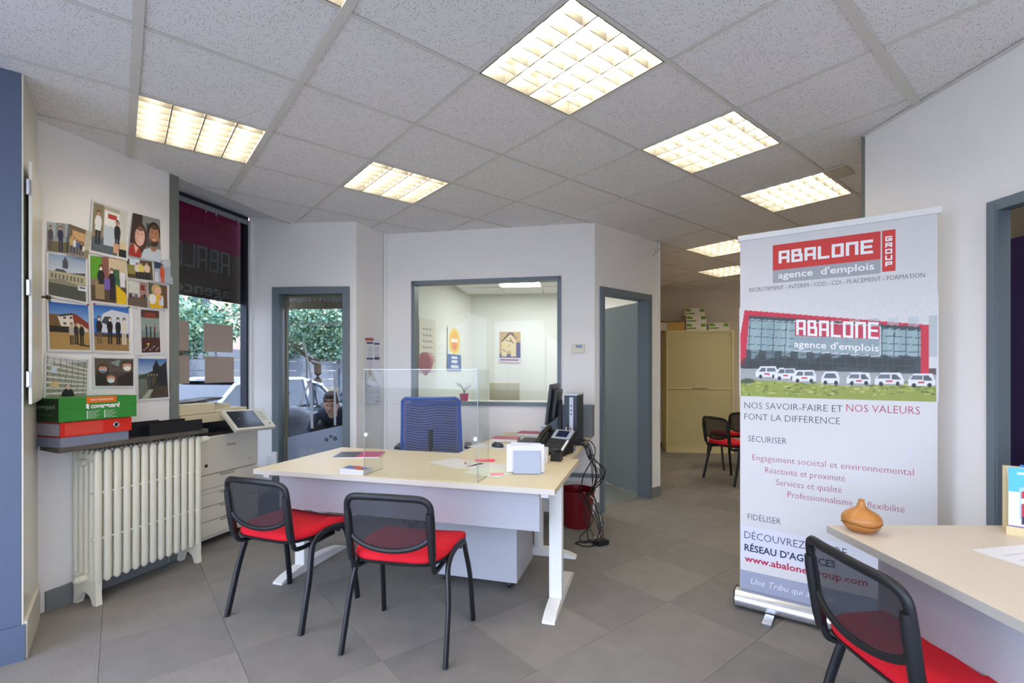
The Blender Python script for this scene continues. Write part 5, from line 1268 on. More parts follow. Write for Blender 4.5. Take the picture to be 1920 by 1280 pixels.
# torn jigsaw edge printed as faint grey-blue marks on the lower sheet
Q = [B_(*q) for q in ((1722, 838), (1706, 841), (1700, 862), (1678, 872), (1660, 878), (1618, 880), (1615, 900), (1590, 902), (1555, 890), (1542, 888))]
b = MB()
for (a_, c_), (d_, e_) in zip(Q, Q[1:]):
    b.box(((a_+d_)/2, -.0004, (c_+e_)/2), (math.hypot(d_-a_, e_-c_), .0003, .006), ry=-math.atan2(e_-c_, d_-a_))
obj('torn_edge_print', b, mat('pale_shadow_print', 'd3d6e0', .6), bn_)

# ================================================================== NOTICES AND BACK OFFICE
p = Paint(30, 60, bg='e6e7ec'); p.rect(0, .93, .55, 1, 'b5503c').rect(.1, .84, .5, .89, '2f3566').rect(.58, .82, .95, .88, '2f3566').rect(.1, .42, .5, .47, '2f3566').rect(.58, .43, .95, .49, '2f3566').rect(.1, .1, .95, .16, '5a5f86')
for k in range(9): p.rect(.14, .5+.03*k, .46, .512+.03*k, 'b9bccb').rect(.62, .5+.03*k, .9, .512+.03*k, 'a9aec4').rect(.14, .18+.025*k, .46, .19+.025*k, 'b9bccb')
place_print(p, [(684, 633), (712, 634), (712, 704), (684, 704)], 'tall printed notice with a red heading and blue boxes, on the splayed wall', False, E1, K2, .004, 'wall_notice', 'notice', 'notices on the splayed wall')
p = Paint(30, 50, bg='dcdfea'); p.rect(0, .56, 1, 1, 'e9ebf0').poly([(.15, 1), (.55, 1), (.85, .6), (.4, .68)], 'c4c1b8').line((.5, 1), (.9, .58), .03, 'f4f4f6')
for k in range(8):
    for j in range(6): p.rect(.06+.16*j, .08+.058*k, .14+.16*j, .10+.058*k, '8d95b0' if (k*j) % 3 else 'c9cddd')
p.rect(.6, .03, .88, .055, '3a3d4c')
place_print(p, [(684, 692), (709, 694), (711, 754), (684, 757)], 'white wall planner with a curled corner, seen through the acrylic screen', False, E1, K2, .010, 'wall_calendar', 'calendar', None, curl=.01)
# office shell
OA, OB, OC = V2(-1.50, 4.83), V2(-.65, 7.69), V2(2.15, 7.43)
aof = mat('office_wall', 'eceeea', .85, bump=.15, bscale=200)
struct('wall_office_left', wall_boxes(MB(), OA, OB, 0, 2.62, .08), aof, 'left wall of the back office')
struct('wall_office_back', wall_boxes(MB(), OB, OC, 0, 2.62, .08), aof, 'end wall of the back office')
oc_ = struct('office_ceiling', MB().prism([(-1.45, 4.92), (.82, 4.55), (1.56, 5.2), (2.15, 7.4), (-.65, 7.68)], .05, Matrix.Translation((0, 0, 2.56))), M['wallwhite'], 'low ceiling of the back office')
oc_['kind'] = 'structure'; oc_.name = 'ceiling_office'
D_ = (OC-OB).normalized(); N_ = V2(D_.y, -D_.x); ot = None
CO = OB+D_*.0+N_*.0
for i in range(5):
    for j in range(5):
        c = CO+D_*(.25+.6*i)+N_*(.42+.6*j)
        if c.y < 4.93-.19*(c.x+1.27)+.3 or not right_of(c+D_*-.28, OA, OB) or c.x > 1.5+.2*(c.y-5.2): continue
        if (i, j) in ((1, 1), (2, 2)) or (i, j) == (3, 1):
            if (i, j) == (2, 2): continue
            t = thing('ceiling_light', 'bright ceiling light seen through the office window, the left one' if i == 1 else 'bright ceiling light seen through the office window, the right one at the frame', 'ceiling light', (c.x, c.y, 2.51), along(OB, OC), 'lights in the back office')
            obj('housing', MB().bx(-.29, .29, -.29, .29, .01, .03), M['louvre'], t)
            obj('diffuser', MB().bx(-.27, .27, -.27, .27, -.002, .008), mat('office_lamp_diffuser', 'ffffff', .5, emit='ffffff', estr=11), t); continue
        obj('ceiling_tile', MB().bx(-.291, .291, -.291, .291, .012, .022), ctm, oc_, loc=(c.x, c.y, 2.5), rz=along(OB, OC))
for i in range(6):
    c = CO+D_*(-.05+.6*i)+N_*1.4; obj('ceiling_runner', MB().bx(-.009, .009, -1.4, 1.0, .006, .012), M['runner'], oc_, loc=(c.x, c.y, 2.5), rz=along(OB, OC)) if i < 5 else None
for j in range(5):
    c = CO+D_*1.25+N_*(.12+.6*j); obj('ceiling_runner', MB().bx(-1.2+.15*j, 1.45-.1*j, -.009, .009, .0055, .0115), M['runner'], oc_, loc=(c.x, c.y, 2.5), rz=along(OB, OC))
# posters
p = Paint(36, 54, bg='d9cfe0'); p.rect(0, .16, 1, 1, 'c9a66a').rect(0, .16, 1, .26, '4a4278').rect(.78, .16, 1, .66, '4a4278').poly([(.1, .7), (.5, .95), (.85, .75), (.95, .68), (.6, .98), (.45, .98)], '4a3c36').poly([(.1, .2), (.1, .7), (.5, .93), (.78, .7), (.78, .2), (.55, .2), (.55, .38), (.35, .38), (.35, .2)], 'e3cf9c').line((.1, .68), (.5, .95), .04, '5a4634').line((.3, .72), (.6, .68), .03, '6b5236').line((.5, .78), (.65, .64), .04, '4a3828').line((.15, .42), (.3, .36), .03, '7a6a50').line((.4, .5), (.5, .6), .02, '7a6a50').rect(0, 0, 1, .14, 'ddcbd8').rect(.05, .06, .9, .10, '5a3f52')
place_print(p, [(937, 622), (976, 622), (976, 680), (937, 679)], 'poster of a cut-out wooden house on the end wall of the back office', False, OB, OC, .012, 'poster', 'poster', None)
p = Paint(26, 60, bg='e8e6dc'); p.ell(.5, .68, .42, .3, 'f2d23c').ell(.5, .68, .3, .24, 'f6b62e').ell(.5, .62, .18, .14, 'e88a3a').rect(.25, .66, .75, .74, 'f6ece0').rect(0, .0, 1, .38, '3f68a8').rect(.3, .28, .7, .33, 'e8ecf2').rect(.3, .17, .7, .24, 'e8ecf2').rect(.25, .06, .78, .13, 'e8ecf2')
place_print(p, [(838, 612), (862, 616), (863, 695), (837, 694)], 'tall poster with a yellow flame above a blue panel in the back office', False, OA, OB, .012, 'poster', 'poster', None)
p = Paint(40, 70, bg='dfded2')
for k in range(6):
    for j in range(3 if k < 5 else 1): p.line((.22+.2*j, .82-.115*k), (.34+.2*j, .80-.115*k), .012, '6a6a64').line((.26+.2*j, .84-.115*k), (.24+.2*j, .79-.115*k), .012, '6a6a64').line((.34+.2*j, .83-.115*k), (.38+.2*j, .79-.115*k), .012, '6a6a64')
p.ell(.68, .19, .12, .055, 'd0483c').line((.62, .26), (.9, .29), .02, '4a4a30').line((.68, .22), (.70, .30), .015, '5a3a26').line((.93, .2), (.92, .26), .015, '333333')
place_print(p, [(784, 596), (815, 601), (815, 696), (784, 697)], 'sheet of flip chart paper with handwriting and a drawn apple', False, OA, OB, .012, 'flip_chart_sheet', 'paper', None)
_s, _z = hit(780, 671, OA, OB)
# pink balloon, desk, chair, plant inside the office
o = obj('balloon', MB().lathe([(0, -.16), (.015, -.155), (.06, -.10), (.10, 0), (.09, .07), (.05, .11), (0, .12)], n=20), mat('pink_rubber', 'e8a3ae', .3), loc=(-1.02, 5.70, 1.42), smooth=True); tag(o, 'pink balloon just inside the office window', 'balloon')
od = thing('office_desk', 'white desk in the back office behind the window', 'desk', (-.75, 5.75, 0), aO)
obj('desktop', MB().bx(0, 1.4, 0, .7, .90, .93, bev=.002), M['white'], od)
for x in (.03, 1.33):
    for y in (.03, .63): obj('leg', MB().bx(x, x+.04, y, y+.04, 0, .90), M['white'], od)
os_ = thing('office_chair', 'cream padded chair back beyond the office desk', 'chair', (-.10, 6.60, 0), aO)
obj('backrest', MB().box((0, 0, .95), (.42, .06, .42), bev=.025), mat('cream_leather', 'd9d2b4', .6), os_); obj('seat', MB().box((0, .22, .5), (.45, .45, .08), bev=.03), MATS['cream_leather'], os_)
for x in (-.19, .19):
    for y in (.03, .42): obj('leg', MB().cyl((x, y, 0), (x, y, .47), .012), M['black'], os_)
obj('back_post', MB().cyl((0, .02, .48), (0, .02, .8), .02), M['black'], os_)
fp = thing('potted_plant', 'small leafy plant in a bright pink pot on the office desk', 'plant', (-.58, 5.86, .93))
obj('pot', MB().lathe([(0, 0), (.04, 0), (.058, .11), (.052, .11), (.038, .01), (0, .01)], n=20), mat('pink_pot', 'c2306e', .4), fp, smooth=True)
obj('soil', MB().lathe([(0, .095), (.052, .095)], n=16), mat('soil', '3a2c22', .9), fp)
rr = random.Random(9)
for k in range(14):
    a = rr.random()*2*PI; l = .08+.07*rr.random(); d = Vector((math.cos(a), math.sin(a), 0)); z0 = .1
    b = MB(); b.tube(smooth_curve([(0, 0, z0), d*.02+Vector((0, 0, z0+l*.6)), d*(.03+l*.5)+Vector((0, 0, z0+l))], 3), .002, 4)
    tip = d*(.03+l*.5)+Vector((0, 0, z0+l)); sd = Vector((-d.y, d.x, 0))
    b.quad(tip-d*.02, tip+sd*.018+d*.008, tip+d*.045, tip-sd*.018+d*.008)
    obj('leaf', b, mat('plant_green', '3f6b45', .6), fp)
o = obj('window_box_file', MB().box((0, 0, .09), (.10, .06, .18), bev=.006), mat('lilac_box', '6a6fa0', .5), loc=(-.95, 4.98, .96)); tag(o, 'small dark blue object on the sill at the left of the office window', 'box'); bpy.data.objects.remove(o)

# ================================================================== BACK ROOM
cb = thing('tambour_cabinet', 'tall cream cabinet with a ribbed roller shutter in the back room', 'cabinet', (2.49, 7.80, 0), along(V2(2.49, 7.80), V2(3.52, 7.66)))
CW = 1.04; cbm = mat('cabinet_cream_steel', 'd6cd9e', .5)
obj('carcass', MB().bx(0, .03, 0, .42, 0, 1.965).bx(CW-.03, CW, 0, .42, 0, 1.965).bx(.03, CW-.03, 0, .42, 1.93, 1.965).bx(.03, CW-.03, 0, .42, 0, .09).bx(.03, CW-.03, .38, .42, .09, 1.93), cbm, cb)
n = 62; z0 = .09; dz = (1.93-z0)/n; sl = MB().bx(.031, CW-.031, .012, .02, .002, dz-.004, bev=0.0); s0 = None
for k in range(n):
    if s0 is None: s0 = obj('shutter_slat', sl, cbm, cb); s0.location = (0, 0, z0)
    else: c = s0.copy(); COL.objects.link(c); c.location = (0, 0, z0+dz*k)
obj('slat_backing', MB().bx(.03, CW-.03, .021, .024, .09, 1.93), mat('shutter_groove', 'b5ab7c', .6), cb)
obj('handle_rail', MB().bx(.03, CW-.03, .002, .02, 1.02, 1.055, bev=.002), cbm, cb)
obj('handle', MB().bx(.40, .60, -.006, .004, 1.03, 1.042).cyl((.63, -.004, 1.036), (.63, .004, 1.036), .01), mat('bronze_handle', '8a7a55', .4), cb)
ac = along(V2(2.49, 7.80), V2(3.52, 7.66)); cx_, cy_ = V2(math.cos(ac), math.sin(ac)), V2(-math.sin(ac), math.cos(ac))
def oncab(x, y, z): q = V2(2.49, 7.80)+cx_*x+cy_*y; return (q.x, q.y, z)
gl = mat('leaf_green_print', '6f9a2a', .5); wb = mat('white_carton', 'e4e0d2', .6)
def ream(x, y, z, lab, rz=0):
    t = thing('paper_box', lab, 'box', oncab(x, y, z), ac+rz, 'white and green paper boxes')
    obj('box_body', MB().bx(0, .31, 0, .23, 0, .118, bev=.002), wb, t)
    obj('printed_panel', MB().prism([(.01, 0), (.09, 0), (.10, .02), (.06, .045), (.01, .045)], .001, Matrix.Translation((0, -.0, .062)) @ Matrix.Rotation(PI/2, 4, 'X')), gl, t)
    obj('printed_panel', MB().bx(.225, .295, -.001, 0, .055, .105).bx(.01, .15, -.001, 0, .02, .042), gl, t)
ream(.315, .02, 1.966, 'lowest paper box of the stack of three on the tambour cabinet'); ream(.32, .03, 2.086, 'middle paper box of the stack of three on the tambour cabinet'); ream(.30, .03, 2.206, 'topmost paper box of the stack of three on the tambour cabinet', R(2))
ream(.66, .02, 1.966, 'paper box standing alone at the right end of the tambour cabinet', R(-4))
bx_ = thing('cardboard_box', 'open brown cardboard box at the left end of the tambour cabinet', 'box', oncab(.03, .01, 1.966), ac)
kraft = mat('kraft_card', 'c9a45c', .8)
obj('box_body', MB().bx(0, .26, 0, .004, 0, .13).bx(0, .26, .236, .24, 0, .13).bx(0, .004, .004, .236, 0, .13).bx(.256, .26, .004, .236, 0, .13).bx(.004, .256, .004, .236, 0, .004), kraft, bx_)
obj('flap', MB().box((-.05, .12, .145), (.12, .22, .004), ry=R(12)), kraft, bx_); obj('flap', MB().box((.12, .28, .16), (.24, .10, .004), rx=R(20)), kraft, bx_)
o = obj('white_parcel', MB().box((0, 0, .07), (.13, .2, .13), bev=.01, ry=R(4)), wb, loc=oncab(-.075, .10, 1.966), rz=ac); tag(o, 'small white parcel hanging over the cabinet edge beside the open box', 'parcel')
o.location = oncab(-.03, .14, 1.966)

# ================================================================== RIGHT HAND DESK
rdsk = thing('right_desk', 'pale maple desk at the lower right in front of the banner', 'desk', (1.182, 1.812, 0), 0)
obj('desktop', MB().bx(0, .84, -1.6, 0, .712, .74, bev=.002), mat('light_ash_laminate', 'd9cdbb', .42, var=.07, vscale=14, stretch=(9, .5, 9)), rdsk)
obj('edge_band', MB().bx(-.0015, 0.0, -1.6, 0, .713, .739), mat('edge_band_grey', 'b5b0a8', .4), rdsk)
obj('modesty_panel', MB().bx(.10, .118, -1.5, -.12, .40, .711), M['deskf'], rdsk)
for y in (-.09, -1.5):
    l = obj('leg', MB().bx(.36, .42, y-.035, y+.035, .045, .70, bev=.01), M['white'], rdsk, smooth=True)
    f = MB(); foot(f, 0, 0, .66, .068); obj('foot', f, M['white'], l, loc=(.78, y, 0), rz=PI/2, smooth=50)
    obj('bracket', MB().bx(.06, .80, y-.02, y+.02, .68, .711, bev=.004), M['white'], l)
on_ = thing('wooden_ornament', 'turned wooden onion shaped ornament on the corner of the right hand desk', 'ornament', (1.262, 1.745, .7402), R(-10))
wood = mat('turned_yew_wood', 'b5793a', .35, var=.35, vscale=8, stretch=(1, 1, 9))
Lp = [(0, 0), (.03, 0), (.05, .007), (.067, .025), (.0725, .043), (.070, .058), (.058, .072), (.038, .083), (.022, .092), (.014, .103), (.011, .116), (.012, .122), (.006, .125), (0, .124)]
on_.scale = (.86, .86, .93)
obj('ornament_body', MB().lathe(Lp, n=36), wood, on_, smooth=True)
obj('crack_line', MB().tube([(.0725*math.cos(a), .0725*math.sin(a), .036-.004*math.sin(a*3)) for a in np.linspace(R(160), R(330), 26)], .0012, 5), mat('dark_wood_crack', '4a2c16', .8), on_)
_pp = []
p1 = Paint(70, 50, bg='ebebf0'); rr = random.Random(2)
for k in range(16):
    p1.rect(.10, .12+.045*k, .10+.5+.3*rr.random(), .128+.045*k, 'a3a5b0', .6)
p1.rect(.80, .86, .94, .93, 'b23a4a').ell(.45, .38, .008, .010, 'd02a3a')
dc = thing('document', 'printed form with a small red logo on the right hand desk', 'document', (1.66, 1.42, .7402), R(-14))
obj('sheet', MB().bx(-.21, .21, -.148, .148, 0, .001), M['paper'], dc); print_obj('printed_side', p1, ((-.21, -.148, .0014), (.42, 0, 0), (0, .296, 0)), dc)
dc.rotation_euler = (0, 0, R(12))
dc.location = (1.72, 1.46, .7402)
o = obj('paper_sheet', MB().bx(-.15, .15, -.105, .105, 0, .0012), M['paper'], loc=(1.56, 1.16, .7402), rz=R(5)); tag(o, 'blank white sheet near the front edge of the right hand desk', 'paper')
# leaflet display
ld = thing('leaflet_holder', 'wooden leaflet holder with blue and red leaflets at the right edge', 'leaflet holder', (1.768, 1.735, .7402), R(-38))
obj('holder_back', MB().bx(0, .24, .03, .042, 0, .235, bev=.002).bx(0, .24, -.03, .03, 0, .012, bev=.002).bx(0, .24, -.034, -.026, 0, .03), mat('light_plywood', 'dcc99a', .6), ld)
p = Paint(44, 64, bg='eceaf2'); p.rect(0, .62, 1, 1, '55b9d4').rect(.1, .9, .5, .93, 'e8f4f8').rect(0, .1, 1, .62, 'eceaf2').poly([(.12, .62), (.12, .22), (.3, .14), (.95, .14), (.95, .7), (.12, .7)], '9fc9d8').poly([(.15, .2), (.15, .62), (.3, .72), (.62, .72), (.8, .6), (.8, .2)], 'b81f38').rect(.15, .12, .8, .24, '23233a').rect(.15, .44, .8, .52, 'e9e7ec').ell(.45, .78, .10, .10, 'c99a80').ell(.45, .74, .085, .06, '5a4438').ell(.45, .77, .07, .045, 'c99a80').rect(.7, .12, 1, .3, '4ab0b8').rect(0, .03, 1, .085, '7a5fae')
lf1 = obj('leaflet', MB().box((.115, -.018, .125), (.215, .002, .225)), M['paper'], ld); print_obj('leaflet_print', p, ((.0075, -.0196, .0135), (.215, 0, 0), (0, 0, .224)), ld)
obj('leaflet', MB().box((.12, -.008, .13), (.22, .002, .225), ry=R(-3)), M['paper'], ld); obj('leaflet', MB().box((.14, .008, .135), (.20, .002, .22)), mat('blue_leaflet', '2f7fc4', .4), ld, label='blue leaflet behind the others')
o = thing('small_white_pot', 'small white pot with a cream ornament behind the leaflets', 'pot', (1.965, 1.80, .7402))
obj('pot_body', MB().bx(-.045, .045, -.04, .04, 0, .30, bev=.006), M['white'], o); obj('ornament', MB().ball((0, 0, .325), .036, 12, (1, 1, .8)), mat('cream_stone', 'd9d2ba', .7), o, smooth=True)
o.location = (1.975, 1.755, .7402)

# ================================================================== THE STREET
GZ = -0.38
M['pave'] = mat('pale_pavement', '8d8a84', .9, bump=.3, bscale=30, var=.1)
struct('street', MB().bx(-60, 30, -30, 60, GZ-.3, GZ), M['asphalt'], 'asphalt street outside')
struct('pavement', MB().prism([(-3.4, -12), (-2.6, -12), (-2.6, 2.0), (-1.8, 4.9), (-1.4, 8.4), (-.6, 14), (-3.6, 14), (-5.6, 4.5), (-5.4, -12)], .10, Matrix.Translation((0, 0, GZ))), M['pave'], 'pavement along the shop')
# far concrete panel wall across the street: posts and planks as pieces
def st_(D, t):
    """point D metres out from the facade and t metres along it (0 at the window corner)"""
    return Vector((GB.x, GB.y, 0))-nL3*D+dL3*t
fw = thing('panel_wall', 'long concrete panel wall across the street with grey upper and sandy lower planks', 'wall', tuple(st_(9.0, -8)+Vector((0, 0, GZ))), aRd)
pc_ = [mat('panel_grey', '8f949d', .9, var=.1, bump=.3, bscale=20), mat('panel_sand', 'b9a98c', .9, var=.1, bump=.3, bscale=20)]
pm = {}
for c in range(14):
    b = obj('post', MB().box((0, 0, 1.25), (.22, .22, 2.5), bev=.01), pc_[0], fw); b.location = (2.0*c, 0, 0)
    for r in range(7):
        k = 0 if r > 2 else 1
        if k not in pm: pm[k] = obj('plank', MB().box((1.0, 0, .165), (1.78, .08, .325), bev=.008), pc_[k], fw); q = pm[k]
        else: q = pm[k].copy(); COL.objects.link(q)
        q.location = (2.0*c, .0, .34*r)
# a plain rendered house beyond
hs_ = thing('far_house', 'pale pink rendered house front beyond the panel wall', 'house', tuple(st_(14, 4)+Vector((0, 0, GZ))), aRd)
obj('house_wall', MB().bx(0, 16, 0, 6, 0, 7.5), mat('pink_render', 'd6b9a4', .9, bump=.2, bscale=10), hs_)
for k in range(5):
    for z in (1.0, 4.2):
        w = obj('window', MB().bx(1.2+3*k, 2.3+3*k, -.06, .0, z, z+1.6), M['white'], hs_); obj('pane', MB().bx(1.3+3*k, 2.2+3*k, -.07, -.06, z+.1, z+1.5), mat('far_pane', '39434f', .1, spec=.8), w)
obj('roof', MB().prism([(-.4, 0), (6.4, 0), (3, 2.4)], 16.8, Matrix.Translation((-.4, 0, 7.5)) @ Matrix.Rotation(PI/2, 4, 'Z') @ Matrix.Rotation(PI/2, 4, 'X')), mat('roof_tile', '8a5a48', .9), hs_)
# cars
def car(label, loc, rz, paint, L=4.25, cab=0.0):
    t = thing('parked_car', label, 'car', loc, rz, 'parked cars')
    w = 1.74
    side = [(0.02, .30), (0, .55), (.06, .80), (.30, .90), (1.05, .98), (L-.25, 1.02), (L-.05, .85), (L, .5), (L-.04, .30), (L-.45, .22), (.5, .22)]
    b = MB(); n = 7
    secs = []
    for k in range(n):
        u = -1+2*k/(n-1); f = 1-.10*abs(u)**3; 
        secs.append([b.b.verts.new(Vector((L/2+(x-L/2)*(1-.035*abs(u)**4), u*w/2, .22+(z-.22)*f))) for x, z in side])
    for A, B in zip(secs, secs[1:]):
        for i in range(len(A)): j = (i+1) % len(A); b.b.faces.new((A[i], A[j], B[j], B[i]))
    b.b.faces.new(secs[0][::-1]); b.b.faces.new(secs[-1])
    obj('body', b, paint, t, smooth=50)
    gh = [(.95, .96), (1.60, 1.38), (2.0, 1.46), (3.2, 1.45), (3.75, 1.32), (L-.12, 1.0)]
    def loft2(pts, w0, w1, m, name, zsub=0):
        b = MB(); A = []
        for s in (-1, 1): A.append([b.b.verts.new(Vector((x, s*((w0 if z < 1.1 else w1)/2), z))) for x, z in pts])
        for i in range(len(pts)-1): b.b.faces.new((A[0][i], A[0][i+1], A[1][i+1], A[1][i]))
        b.b.faces.new(A[0]); b.b.faces.new(A[1][::-1]); b.b.faces.new((A[0][0], A[1][0], A[1][-1], A[0][-1]))
        return obj(name, b, m, t)
    loft2(gh, w-.14, w-.42, mat('car_glass', '2a3440', .08, spec=.9), 'glasshouse')
    b = MB()
    for s in (-1, 1):
        yb, yt = s*(w-.13)/2, s*(w-.41)/2
        ap = [(1.0, yb, .97), (1.60, yt, 1.385), (2.0, yt, 1.465), (3.2, yt, 1.455), (3.75, yt*1.02, 1.33), (L-.15, yb, 1.0)]
        b.tube(ap, .03, 6)
        b.tube([(2.35, yb, .98), (2.35, yt, 1.45)], .035, 6); b.tube([(3.25, yb, 1.0), (3.25, yt, 1.44)], .04, 6)
    obj('pillars', b, paint, t, smooth=True)
    obj('roof_skin', MB().grid(lambda u, v: (1.62+1.6*u, (v*2-1)*(w-.44)/2, 1.40+.085*math.sin(PI*min(1, u*1.1+.15))-.015*(2*v-1)**2), 6, 4), paint, t, smooth=True)
    obj('tail_spoiler', MB().box((3.72, 0, 1.36), (.28, w-.45, .03), ry=R(8), bev=.01), paint, t)
    for x in (.78, L-.82):
        for s in (-1, 1):
            wh = obj('wheel', MB().cyl((x, s*(w/2-.20), .31), (x, s*(w/2+.005), .31), .31, n=24), mat('tyre', '1b1c1e', .8), t, smooth=40)
            obj('rim', MB().cyl((x, s*(w/2-.0), .31), (x, s*(w/2+.012), .31), .20, n=20), M['chrome'], wh, smooth=40)
    for s in (-1, 1):
        obj('mirror', MB().ball((1.35, s*(w/2+.06), 1.02), .09, 10, (1, .9, .7)), paint, t, smooth=True)
        obj('door_seam', MB().bx(2.34, 2.345, s*(w/2-.005), s*(w/2+.004), .35, .92), M['black'], t); obj('headlamp', MB().ball((.10, s*.62, .68), .13, 10, (.6, 1, .6)), mat('lamp_glass', 'd9dee3', .1), t, smooth=True)
        obj('tail_lamp', MB().ball((L-.08, s*.66, .82), .11, 10, (.5, .7, 1.2)), mat('tail_red', 'a81f22', .2), t, smooth=True)
    obj('number_plate', MB().bx(L-.01, L+.012, -.26, .26, .45, .56), M['white'], t)
    return t
wp = mat('white_car_paint', 'cfd3dc', .18, coat=.8); sp2 = mat('silver_car_paint', 'b4bac4', .2, metal=.4, coat=.8); dp = mat('dark_car_paint', '1f2a44', .2, coat=.8)
q = st_(3.6, 1.1); car('white hatchback parked right outside the shop window', (q.x, q.y, GZ), aRd, wp, 4.2).scale = (1, 1, 1.06)
q = st_(5.95, -.6); car('silver car parked behind the white hatchback', (q.x, q.y, GZ), aRd, sp2, 4.4).scale = (1, 1, 1.10)
q = st_(4.0, -4.4); car('white car further left, only its bonnet showing in the window', (q.x, q.y, GZ), aRd+PI*0, wp, 4.3)
q = st_(4.2, 7.3); car('dark blue car seen through the entrance door behind the scooters', (q.x, q.y, GZ), aRd, dp, 4.4)
# trees: trunk, limbs and a crown of single leaves
rr = random.Random(21)
leafm = [mat('plane_leaf_light', 'a3bd96', .6), mat('plane_leaf_blue', '74a18c', .6), mat('plane_leaf_dark', '3c5e36', .7)]
def crown_mesh(seed, rx, ry, rz, n=9500):
    r = random.Random(seed); V_, F_, mi = [], [], []
    blobs = [(Vector((r.uniform(-1, 1)*rx*.7, r.uniform(-1, 1)*ry*.7, r.uniform(-.7, .7)*rz)), r.uniform(.45, .8)) for _ in range(16)]
    for k in range(n):
        c, s = blobs[r.randrange(16)]
        d = Vector((r.gauss(0, 1), r.gauss(0, 1), r.gauss(0, 1))).normalized()*s*(.55+.5*r.random()); d.z *= .75
        p = c+d; a = Vector((r.gauss(0, 1), r.gauss(0, 1), r.gauss(0, .5)-.8)).normalized(); b = a.cross(Vector((r.gauss(0, 1), r.gauss(0, 1), r.gauss(0, 1)))).normalized(); L = r.uniform(.075, .125)
        i = len(V_); V_ += [p, p+a*L*.45+b*L*.42, p+a*L, p+a*L*.45-b*L*.42]; F_.append((i, i+1, i+2, i+3)); mi.append(r.choice((0, 0, 1, 1, 2)))
    me = bpy.data.meshes.new('crown'); me.from_pydata([tuple(v) for v in V_], [], F_)
    for m in leafm: me.materials.append(m)
    me.polygons.foreach_set('material_index', mi); return me
cms = [crown_mesh(1, 2.3, 1.7, .85), crown_mesh(2, 2.3, 1.7, .85)]
bark = mat('mottled_bark', '6e5a48', .9, bump=.6, bscale=25, var=.35, vscale=10)
for k, (D, t_, z, lab) in enumerate(((7.6, .3, 2.15, 'plane tree outside the shop window, its crown behind the beige stickers'), (7.3, 5.2, 2.02, 'plane tree seen through the left half of the entrance door'), (7.3, 10.4, 2.2, 'plane tree with a dark trunk behind the person outside'), (7.6, -4.5, 2.35, 'plane tree farthest left along the street'), (7.6, 14.0, 2.3, 'plane tree farthest away along the street'))):
    q = st_(D, t_); e = thing('plane_tree', lab, 'tree', (q.x, q.y, GZ), aRd+.4*k, 'street trees')
    obj('trunk', MB().tube(smooth_curve([(0, 0, 0), (.03, .02, .8), (-.04, 0, 1.6), (.05, .03, 2.5)], 4), [.17-.006*i for i in range(13)], 10), bark, e, smooth=True)
    for a in range(4): obj('limb', MB().tube([(.02, .02, 1.8+.1*a), (.6*math.cos(a*1.6), .5*math.sin(a*1.6), 2.3), (1.2*math.cos(a*1.6+.2), 1.0*math.sin(a*1.6+.2), 2.6+.1*a)], [.08, .05, .03], 6), bark, e, smooth=True)
    cr_ = bpy.data.objects.new('crown', cms[k % 2]); COL.objects.link(cr_); cr_.parent = e; cr_.location = (0, 0, z+.75); cr_['kind'] = 'stuff'
for k, (x, y) in enumerate(((-1.5, -7.5), (2.2, -8.2), (-6.2, -2.0))):
    e = thing('plane_tree', 'plane tree in the street behind the viewer, ' + ('leftward', 'rightward', 'by the side shop front')[k], 'tree', (x, y, GZ), 1.3*k, 'street trees behind the viewer')
    obj('trunk', MB().tube(smooth_curve([(0, 0, 0), (.03, .02, .8), (-.04, 0, 1.6), (.05, .03, 2.5)], 4), [.17-.006*i for i in range(13)], 10), bark, e, smooth=True)
    cr_ = bpy.data.objects.new('crown', cms[k % 2]); COL.objects.link(cr_); cr_.parent = e; cr_.location = (0, 0, 2.9); cr_['kind'] = 'stuff'
# awning valances hanging outside the glass
def awning(name, lab, A, B, off, panels, texts):
    D = (B-A).normalized(); n = V2(-D.y, D.x); e = thing(name, lab, 'awning', (A.x+n.x*off, A.y+n.y*off, 0), along(A, B))
    L = (B-A).length
    for (z0, z1, m, nm) in panels: obj(nm, MB().bx(-.1, L+.02, 0, .006, z0, z1), m, e)
    for (txt, x, z, w, h, blk) in texts:
        b = bmesh.new()
        if blk: merge(b, block_text(txt, x, 0, w, h, gap=.2, th=.2, mirror=True), Matrix.Translation((0, -.003, z)))
        else: merge(b, text_mesh(txt, w=w, h=h, mirror=True, bold=.02), Matrix.Translation((x, -.003, z)))
        obj('lettering', b, mat('awning_letter', 'c9c6c2', .8), e)
    return e
def cloth(name, c, k):
    m = mat(name, c, .8, var=.06, vscale=3); nt = m.node_tree; b = nt.nodes['Principled BSDF']; o = nt.nodes['Material Output']
    tr = nt.nodes.new('ShaderNodeBsdfTranslucent'); mx = nt.nodes.new('ShaderNodeMixShader'); tr.inputs[0].default_value = (*srgb(c), 1); mx.inputs[0].default_value = k
    nt.links.new(b.outputs[0], mx.inputs[1]); nt.links.new(tr.outputs[0], mx.inputs[2]); nt.links.new(mx.outputs[0], o.inputs[0]); return m
crim = cloth('crimson_awning', '93405f', .5); brn = cloth('brown_awning', '766c60', .5)
sA_, zA_ = hit(458, 478, GA, GB); sB_, zB_ = hit(458, 566, GA, GB)
zc, zb = zA_-.0, zB_-.01
s1, z1 = hit(447, 512, GA, GB)
WA = (s1-hit(345, 495, GA, GB)[0])*7/4.7
awning('shop_awning', 'crimson and brown awning hanging outside the shop window with mirrored lettering', GA, GB, .10, [(zc, 2.72, crim, 'crimson_cloth'), (zb, zc, brn, 'brown_cloth')],
       [('ABALONE', s1-WA, z1-.02, WA, .20, True), ("agence d'emplois", s1-1.35, zb+.03, 1.35, .10, False)])
s0, z0 = hit(520, 580, E0+V2(0, .35), E1+V2(0, .35))
